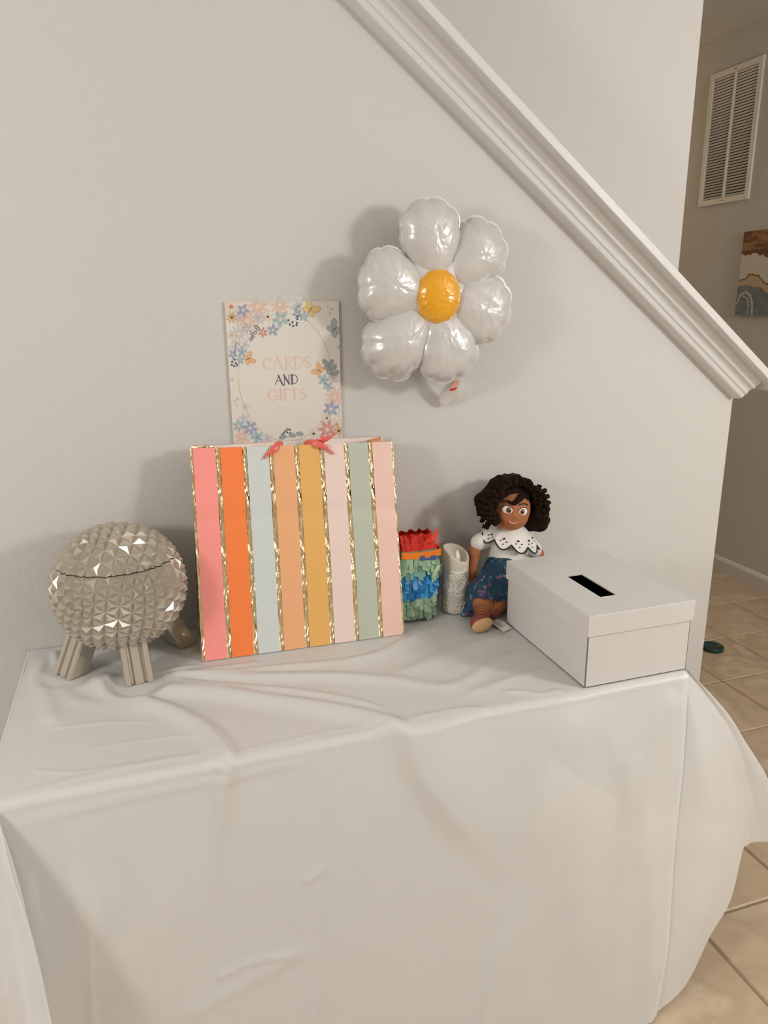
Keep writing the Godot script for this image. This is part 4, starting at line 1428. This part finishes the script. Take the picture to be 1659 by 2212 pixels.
	mb.grid(6, 2, func(u: float, w: float): return lean.call(V(lerpf(x0 + 0.045, x1 + 0.001, u), y0 + 0.163 - 0.012 * w + 0.004 * (1.0 - u), z1 + 0.004 + 0.002 * sin(u * 12.0))))
	tag(obj("tissue_flap", mb, mat(rgb(62, 88, 136), 0.8), o), "dark blue tissue flap")


# ---------------------------------------------------------------- flameless candle
func candle() -> void:
	var c := V(0.696, 0.7425, 0.075)
	var R := 0.0325
	var o := thing("flameless_candle", "grey and ivory flameless pillar candle with white floral relief", "candle", c)
	var rim := func(a: float) -> float:
		return 0.150 + 0.0165 * cos(a + 2.2) + 0.003 * cos(2.0 * a + 1.0)
	var mb := MB.new()
	mb.grid(64, 24, func(u: float, w: float):
		var a: float = u * TAU
		var y: float = w * rim.call(a)
		var r := R - 0.002 * (1.0 - smoothstep(0.0, 0.03, w))
		return c + V(cos(a) * r, y, sin(a) * r))
	mb.grid(64, 12, func(u: float, w: float):
		var a: float = u * TAU
		var r := lerpf(R, 0.002, smoothstep(0.0, 1.0, w)) if w > 0.4 else R - 0.004 * sin(w / 0.4 * PI / 2.0)
		var y: float = rim.call(a)
		if w > 0.4:
			var t := (w - 0.4) / 0.6
			r = lerpf(R - 0.004, 0.001, t * t)
			y = lerpf(y, 0.122, minf(1.0, t * 1.6))
		else:
			y += 0.0018 * sin(w / 0.4 * PI)
		return c + V(cos(a) * r, y, sin(a) * r))
	mb.grid(64, 1, func(u: float, w: float): return c + V(cos(u * TAU) * (R - 0.002) * w, 0.0003, sin(u * TAU) * (R - 0.002) * w))
	obj("body", mb, mat(rgb(204, 195, 180), 0.5, 0.0, {"subsurf_scatter_enabled": true, "subsurf_scatter_strength": 0.1}), o)
	mb = MB.new()
	var prof := []
	for k in 13:
		var t := k / 12.0
		prof.append([0.0080 * sin(PI * pow(t, 0.72)) * (1.0 - 0.25 * t), 0.034 * t])
	mb.lathe(c + V(0.0, 0.126, 0.010), prof, 20, Basis(), V(1, 1, 0.5))
	tag(obj("flame", mb, mat(rgb(246, 240, 226), 0.4), o), "ivory plastic flame")
	# raised lines of a flower and scrolls wrapped round the front
	var lines := MB.new()
	var on := func(s: float, y: float) -> Vector3:   # arc length from the middle of the side seen, height
		var a := deg_to_rad(112.0) - s / R
		return c + V(cos(a) * (R + 0.0003), y, sin(a) * (R + 0.0003))
	var draw := func(pts: Array, r: float) -> void:
		var q := []
		for p in pts:
			q.append(on.call(p.x, p.y))
		lines.tube(curve(q, 5), r, 5)
	var ctr := Vector2(-0.006, 0.058)
	for f in [[-2.70, 0.030, 0.007], [-2.2, 0.034, 0.0075], [-1.50, 0.030, 0.007], [-0.8, 0.046, 0.012], [0.35, 0.028, 0.008], [2.8, 0.022, 0.007], [-3.6, 0.02, 0.006]]:
		var d := Vector2(cos(f[0]), -sin(f[0]))
		var s := Vector2(-d.y, d.x)
		for scale in [1.0, 0.6]:
			draw.call([ctr + d * 0.004, ctr + d * f[1] * 0.45 + s * f[2] * scale, ctr + d * f[1] * (0.5 + 0.5 * scale), ctr + d * f[1] * 0.45 - s * f[2] * scale, ctr + d * 0.004], 0.0010)
	for k in 4:
		draw.call(arc(-0.012 + 0.010 * k, 0.096, 0.005, 0.0045, 200, -160, 8), 0.0010)
	draw.call([Vector2(-0.01, 0.108), Vector2(0.004, 0.106), Vector2(0.02, 0.108), Vector2(0.03, 0.112)], 0.0012)
	draw.call([Vector2(-0.012, 0.112), Vector2(0.006, 0.1095), Vector2(0.028, 0.1165)], 0.0010)
	for k in 7:
		var x := -0.034 + 0.0105 * k
		draw.call([Vector2(x, 0.028), Vector2(x + 0.004, 0.022), Vector2(x + 0.008, 0.028)], 0.0012)
		draw.call([Vector2(x, 0.010), Vector2(x + 0.004, 0.017), Vector2(x + 0.008, 0.010)], 0.0012)
		draw.call(arc(x + 0.004, 0.005, 0.003, 0.003, 180, -180, 6), 0.0008)
		lines.ball(on.call(x + 0.004, 0.0315), V(0.0012, 0.0012, 0.0012), Basis(), 8)
	tag(obj("floral_relief", lines, mat(rgb(240, 236, 228), 0.45), o), "raised white flower lines")


# ---------------------------------------------------------------- cloth doll
func doll() -> void:
	var o := thing("cloth_doll", "seated cloth doll with bushy dark hair, white blouse and teal skirt", "doll", V(0.81, 0.742, 0.08))
	var skin := mat(rgb(166, 102, 62), 0.75, 0.0, {"rim_enabled": true, "rim": 0.3})
	var hc := V(0.838, 0.990, 0.081)           # head
	var ht := Basis(V(0, 0, 1), -0.15) * Basis(V(0, 1, 0), -0.22)
	var body := MB.new()
	nets(body, func(p: Vector3) -> float:
		var q: Vector3 = ht.inverse() * (p - hc)
		var d := ell(q, V(0, 0.002, 0), V(0.0480, 0.0485, 0.044))
		d = smin(d, ell(q, V(0, -0.022, 0.006), V(0.039, 0.027, 0.035)), 0.015)
		d = smin(d, ell(q, V(0.0, -0.008, 0.0425), V(0.0055, 0.006, 0.006)), 0.006)
		d = smin(d, ell(q, V(-0.046, -0.004, 0.0), V(0.007, 0.011, 0.006)), 0.004)
		d = smin(d, cap(p, V(0.845, 0.955, 0.07), V(0.848, 0.915, 0.06), 0.015, 0.018), 0.01)
		d = smin(d, cap(p, V(0.848, 0.905, 0.05), V(0.835, 0.80, 0.07), 0.035, 0.042), 0.02)
		return d, V(0.78, 0.76, -0.03), V(0.91, 1.05, 0.14), 0.0035)
	nets(body, func(p: Vector3) -> float:
		var d := cap(p, V(0.795, 0.918, 0.05), V(0.757, 0.885, 0.06), 0.017, 0.0145)
		d = smin(d, cap(p, V(0.757, 0.885, 0.055), V(0.744, 0.838, 0.070), 0.0145, 0.011), 0.01)
		# mitten-like stuffed hand: palm, four short fingers and a thumb
		d = smin(d, ell(p, V(0.743, 0.826, 0.074), V(0.0105, 0.013, 0.008)), 0.006)
		for k in 4:
			d = smin(d, cap(p, V(0.737 + 0.0042 * k, 0.820, 0.075), V(0.7355 + 0.0042 * k, 0.803 + 0.002 * absf(k - 1.5), 0.084), 0.0032, 0.0026), 0.002)
		d = smin(d, cap(p, V(0.751, 0.828, 0.075), V(0.757, 0.817, 0.081), 0.0035, 0.0028), 0.003)
		d = minf(d, smin(cap(p, V(0.885, 0.91, 0.05), V(0.925, 0.86, 0.07), 0.017, 0.0145), cap(p, V(0.925, 0.86, 0.07), V(0.935, 0.80, 0.09), 0.0145, 0.011), 0.01))
		return d, V(0.70, 0.78, 0.02), V(0.96, 0.95, 0.12), 0.003)
	# legs, stretched towards the viewer
	nets(body, func(p: Vector3) -> float:
		var d := cap(p, V(0.80, 0.785, 0.09), V(0.738, 0.785, 0.145), 0.03, 0.024)
		d = smin(d, cap(p, V(0.738, 0.785, 0.145), V(0.708, 0.762, 0.205), 0.024, 0.0165), 0.015)
		d = smin(d, cap(p, V(0.85, 0.782, 0.085), V(0.785, 0.775, 0.14), 0.03, 0.022), 0.01)
		d = smin(d, cap(p, V(0.785, 0.775, 0.14), V(0.752, 0.763, 0.168), 0.022, 0.015), 0.01)
		return d, V(0.66, 0.735, 0.05), V(0.90, 0.82, 0.24), 0.0035)
	obj("body", body, skin, o)
	# face: flat embroidered features that follow the head
	var onto := func(x: float, y: float, lift := 0.0) -> Vector3:
		var d := V(x, y, 0.10).normalized()
		var t := 0.03
		for i in 24:   # march outwards to the skin
			var q := V(x, y, t)
			var e := smin(ell(q, V(0, 0.002, 0), V(0.0480, 0.0485, 0.044)), ell(q, V(0, -0.022, 0.006), V(0.039, 0.027, 0.035)), 0.015)
			t -= clampf(e, -0.004, 0.004)
		return hc + ht * V(x, y, t + lift)
	var disc := func(called: String, x: float, y: float, rx: float, ry: float, lift: float, m: Material, turn := 0.0) -> void:
		var mb := MB.new()
		mb.grid(24, 5, func(u: float, w: float):
			var a: float = u * TAU
			var v := Vector2(cos(a) * rx, sin(a) * ry).rotated(turn) * w
			return onto.call(x + v.x, y + v.y, lift + 0.0006 * (1.0 - w * w)), true)
		obj(called, mb, m, o)
	var white := mat(rgb(238, 232, 224), 0.4)
	var black := mat(rgb(28, 20, 18), 0.6)
	var brown := mat(rgb(122, 66, 28), 0.4)
	for s in [-1, 1]:
		disc.call("eyelid", s * 0.0200, 0.0065, 0.0128, 0.0102, 0.0003, black)
		disc.call("eye", s * 0.0197, 0.0055, 0.0116, 0.0090, 0.0012, white)
		disc.call("iris", s * 0.0172, 0.0055, 0.0062, 0.0072, 0.0020, brown)
		disc.call("pupil", s * 0.0168, 0.0055, 0.0034, 0.0040, 0.0028, black)
		disc.call("glint", s * 0.0168 + 0.0014, 0.0078, 0.0012, 0.0012, 0.0036, white)
		var brow := MB.new()
		var bp := []
		for k in 5:
			bp.append(onto.call(s * (0.007 + 0.006 * k), 0.0205 + 0.0035 * sin(k * 0.8) + (0.002 if s < 0 else 0.0), 0.001))
		brow.tube(curve(bp, 4), 0.0018, 6)
		obj("eyebrow", brow, black, o)
	var mo := MB.new()
	var mp := []
	for k in 7:
		var t := k / 6.0 - 0.5
		mp.append(onto.call(t * 0.024 - 0.001, -0.0255 + 0.020 * t * t, 0.0008))
	mo.tube(curve(mp, 3), 0.0021, 6)
	tag(obj("mouth", mo, mat(rgb(206, 138, 120), 0.5), o), "stitched smiling mouth")
	# hair: a broad soft mass, with plump curls sewn over it
	var hair_mat := mat(rgb(34, 20, 13), 0.7, 0.0, {"metallic_specular": 0.2})
	var hr := MB.new()
	var lump := FastNoiseLite.new()
	lump.seed = 31
	lump.frequency = 34.0
	lump.fractal_octaves = 2
	nets(hr, func(p: Vector3) -> float:
		var d := ell(p, V(0.848, 1.010, 0.050), V(0.068, 0.060, 0.060))
		d = smin(d, cap(p, V(0.835, 1.005, 0.045), V(0.764, 1.014, 0.055), 0.045, 0.014), 0.02)
		d = smin(d, cap(p, V(0.815, 0.995, 0.04), V(0.772, 0.982, 0.05), 0.035, 0.013), 0.015)
		d = smin(d, cap(p, V(0.800, 0.985, 0.04), V(0.815, 0.955, 0.045), 0.025, 0.010), 0.015)
		d = smin(d, cap(p, V(0.880, 1.005, 0.045), V(0.928, 0.965, 0.06), 0.045, 0.028), 0.02)
		d = smin(d, cap(p, V(0.920, 0.97, 0.055), V(0.936, 0.935, 0.06), 0.030, 0.020), 0.015)
		d = smin(d, cap(p, V(0.90, 0.96, 0.05), V(0.905, 0.930, 0.055), 0.024, 0.014), 0.015)
		d += 0.0065 * lump.get_noise_3d(p.x, p.y, p.z)
		# leave the face free
		var q: Vector3 = ht.inverse() * (p - hc)
		var face := ell(q, V(0.0, -0.016, 0.05), V(0.0465, 0.051, 0.05))
		return maxf(d, -face), V(0.735, 0.90, -0.029), V(0.975, 1.085, 0.13), 0.0035)
	obj("hair", hr, hair_mat, o)
	for k in 17:
		var t := k / 16.0
		var a := lerpf(-0.45, 3.7, t)
		var root := hc + V(cos(a) * 0.058, sin(a) * 0.048 + 0.017, 0.026)
		var away := V(cos(a), sin(a) * 0.5 - 0.35, 0.15)
		var pts := []
		for i in 7:
			var s := i / 6.0
			var coil := V(cos(s * 11.0 + k), sin(s * 11.0 + k * 1.3), cos(s * 9.0 + k)) * 0.0045
			pts.append(root + away * 0.038 * s + V(0, 0, 0.012 * sin(s * PI) - 0.018 * s) + coil)
		if a > 1.0 and a < 2.2:
			for i in 7:
				pts[i] = pts[i] + V(0, 0.004, -0.012)
		var cm := MB.new()
		var rad := []
		var cv := curve(pts, 4)
		for i in cv.size():
			rad.append(lerpf(0.0115, 0.0055, float(i) / cv.size()) * (0.85 + 0.2 * sin(i * 1.6)))
		cm.tube(cv, rad, 8)
		obj("hair_curl", cm, hair_mat, o)
	# a lock across the forehead
	var lock := MB.new()
	lock.tube(curve([onto.call(0.012, 0.040, 0.004), onto.call(0.004, 0.033, 0.004), onto.call(-0.008, 0.024, 0.004), onto.call(-0.022, 0.0235, 0.003)], 6), [0.009, 0.009, 0.0088, 0.0086, 0.0084, 0.0082, 0.008, 0.0078, 0.0075, 0.0072, 0.0068, 0.0062, 0.0056, 0.005, 0.0042, 0.0035, 0.003, 0.0024, 0.002], 8)
	obj("hair_lock", lock, hair_mat, o)
	# blouse
	var cotton := mat(rgb(226, 220, 214), 0.7)
	var bl := MB.new()
	nets(bl, func(p: Vector3) -> float:
		var d := cap(p, V(0.848, 0.905, 0.055), V(0.836, 0.84, 0.075), 0.043, 0.049)
		d = smin(d, cap(p, V(0.815, 0.922, 0.052), V(0.765, 0.905, 0.06), 0.024, 0.021), 0.012)
		d = smin(d, cap(p, V(0.88, 0.912, 0.052), V(0.912, 0.873, 0.068), 0.024, 0.023), 0.012)
		d += 0.0015 * sin(p.x * 160.0 + p.y * 60.0) * smoothstep(0.90, 0.84, p.y)
		return maxf(d, cap(p, V(0.846, 0.96, 0.066), V(0.848, 0.935, 0.062), 0.018, 0.024) * -1.0), V(0.735, 0.78, -0.029), V(0.955, 0.955, 0.135), 0.0035)
	obj("blouse", bl, cotton, o)
	# scalloped collar with a dark edge, round the shoulders
	var collar := MB.new()
	var trimline := []
	var ring := func(u: float, w: float) -> Vector3:
		var a: float = lerpf(-0.55, PI + 0.55, u)
		var sc := 1.0 + 0.085 * absf(sin(u * PI * 7.0)) * w
		var rx := lerpf(0.027, 0.075, w) * sc
		var rz := lerpf(0.022, 0.060, w) * sc
		return V(0.847 + cos(a) * rx, lerpf(0.946, 0.914, w) - 0.010 * w * absf(sin(a)) - 0.018 * cos(a) * w - (0.016 * (sc - 1.0) / 0.085) * w, 0.057 + sin(a) * rz + 0.004)
	collar.grid(70, 6, func(u: float, w: float): return ring.call(u, w))
	collar.grid(70, 6, func(u: float, w: float): return ring.call(u, w) - V(0, 0.0015, 0.001), true)
	obj("collar", collar, mat(rgb(230, 225, 219), 0.7), o)
	for k in 71:
		trimline.append(ring.call(k / 70.0, 1.0))
	var et := MB.new()
	et.tube(PackedVector3Array(trimline), 0.0019, 6)
	tag(obj("collar_edging", et, mat(rgb(30, 26, 28), 0.7), o), "black collar edging")
	var dots := MB.new()
	for k in 7:
		for q in [[0.0, 0.62, 0.0042], [0.028, 0.74, 0.0024], [-0.028, 0.74, 0.0024], [0.0, 0.82, 0.0022]]:
			dots.ball(ring.call((k + 0.5 + q[0] * 7.0) / 7.0, q[1]) + V(0, 0.0004, 0.0006), V(q[2], q[2] * 0.7, 0.0016), Basis(), 8)
	tag(obj("collar_dots", dots, mat(rgb(30, 26, 28), 0.7), o), "black stitched dots").set_meta("kind", "stuff")
	# skirt spread over the legs, printed with small blossoms
	var im := Image.create(256, 256, false, Image.FORMAT_RGB8)
	im.fill(rgb(22, 62, 84))
	var hues := [rgb(186, 84, 128), rgb(226, 138, 96), rgb(96, 168, 172), rgb(150, 82, 148), rgb(196, 62, 92), rgb(120, 190, 190)]
	for k in 46:
		var px := rng.randf_range(8, 248)
		var py := rng.randf_range(8, 248)
		var hue: Color = hues[rng.randi() % hues.size()]
		if k % 3 == 0:
			stroke(im, [Vector2(px, py), Vector2(px + 8, py - 8), Vector2(px + 14, py - 4), Vector2(px + 18, py - 14)], 2, 2, hue, 0.8)
		else:
			for b in 5:
				oval(im, px + cos(b * 1.257) * 5, py + sin(b * 1.257) * 5, 4.5, 3, hue, b * 1.257)
	var sk := MB.new()
	nets(sk, func(p: Vector3) -> float:
		var d := cap(p, V(0.838, 0.840, 0.074), V(0.83, 0.80, 0.085), 0.046, 0.060)
		d = smin(d, cap(p, V(0.815, 0.815, 0.09), V(0.745, 0.803, 0.135), 0.052, 0.038), 0.03)
		d = smin(d, cap(p, V(0.85, 0.80, 0.085), V(0.785, 0.785, 0.135), 0.05, 0.032), 0.03)
		d = smin(d, cap(p, V(0.745, 0.79, 0.138), V(0.690, 0.754, 0.136), 0.024, 0.009), 0.02)
		d += 0.003 * sin(p.x * 95.0 + p.z * 80.0 + p.y * 35.0) * smoothstep(0.86, 0.79, p.y)
		d = maxf(d, 0.7425 - p.y)
		# open towards the shins
		return maxf(d, -minf(cap(p, V(0.742, 0.782, 0.155), V(0.70, 0.757, 0.22), 0.024, 0.026), cap(p, V(0.778, 0.772, 0.152), V(0.75, 0.76, 0.185), 0.021, 0.021))), V(0.665, 0.738, -0.028), V(0.935, 0.92, 0.205), 0.0038)
	var skm := mat(Color.WHITE, 0.75, 0.0, {"uv1_triplanar": true, "uv1_scale": V(9, 9, 9)})
	skm.albedo_texture = ImageTexture.create_from_image(im)
	tag(obj("skirt", sk, skm, o), "dark teal skirt printed with small blossoms")
	# striped stocking bands and a shoe with a pale sole
	var st := MB.new()
	for k in 7:
		var t := k / 6.0
		var pc := V(0.730, 0.778, 0.160).lerp(V(0.711, 0.7635, 0.198), t)
		var ax := V(-0.030, -0.023, 0.06).normalized()
		var e1 := ax.cross(V(0, 1, 0)).normalized()
		var e2 := e1.cross(ax)
		var loop := PackedVector3Array()
		for i in 25:
			var a := TAU * i / 24.0
			loop.append(pc + (e1 * cos(a) + e2 * sin(a)) * lerpf(0.0212, 0.0178, t))
		st.tube(loop, 0.0019, 5)
	tag(obj("stocking_stripes", st, mat(rgb(92, 48, 34), 0.8), o), "dark stocking stripes").set_meta("kind", "stuff")
	for q in [[V(0.702, 0.7635, 0.213), 1.0], [V(0.754, 0.762, 0.176), 0.7]]:
		var sh := MB.new()
		var sc: float = q[1]
		var tb := Basis(V(0, 0, 1), 0.22)
		sh.ball(q[0] + V(0, 0, -0.004), V(0.0255, 0.020, 0.019) * sc, tb, 20)
		tag(obj("shoe", sh, mat(rgb(128, 62, 54), 0.7), o), "dark red slip-on shoe")
		if sc < 0.9:
			continue
		var so := MB.new()
		so.ball(q[0] + V(0, -0.0025, 0.0085), V(0.0265, 0.0165, 0.0105) * sc, tb, 20)
		tag(obj("sole", so, mat(rgb(206, 164, 118), 0.75), o), "pale tan sole")
	# sewn-in paper care tag lying on the cloth
	var ti := Image.create(96, 128, false, Image.FORMAT_RGB8)
	ti.fill(rgb(226, 222, 216))
	for k in 11:
		stroke(ti, [Vector2(12, 18 + k * 8), Vector2(12 + rng.randf_range(34, 74), 18 + k * 8)], 3, 3, rgb(74, 70, 70), 0.85)
	var tg := MB.new()
	for side in 2:
		tg.grid(6, 8, func(u: float, w: float):
			var p := V(0.733, 0.745, 0.166).lerp(V(0.760, 0.746, 0.148), u).lerp(V(0.747, 0.7445, 0.240).lerp(V(0.775, 0.7445, 0.228), u), w)
			return p + V(0, 0.004 * sin(w * 3.1) - side * 0.0006, 0), side == 1)
	tag(obj("care_tag", tg, mat(Color.WHITE, 0.6, 0.0, {"albedo_texture": ImageTexture.create_from_image(ti)}), o), "white printed care tag")


func lid_on_floor() -> void:
	var at := V(2.288, 0.0, -0.728)
	var o := thing("plastic_lid", "small dark green round plastic lid lying on the floor tiles past the wall", "lid", at)
	var m := mat(rgb(20, 58, 50), 0.4)
	var mb := MB.new()
	mb.lathe(at, [[0.0, 0.001], [0.043, 0.001], [0.046, 0.004], [0.046, 0.016], [0.043, 0.019], [0.036, 0.0195], [0.034, 0.017], [0.0, 0.017]], 40)
	obj("disc", mb, m, o)
	mb = MB.new()
	mb.box(at + V(-0.045, 0.010, -0.012), V(0.022, 0.012, 0.018), 0.003)
	obj("tab", mb, m, o, false)
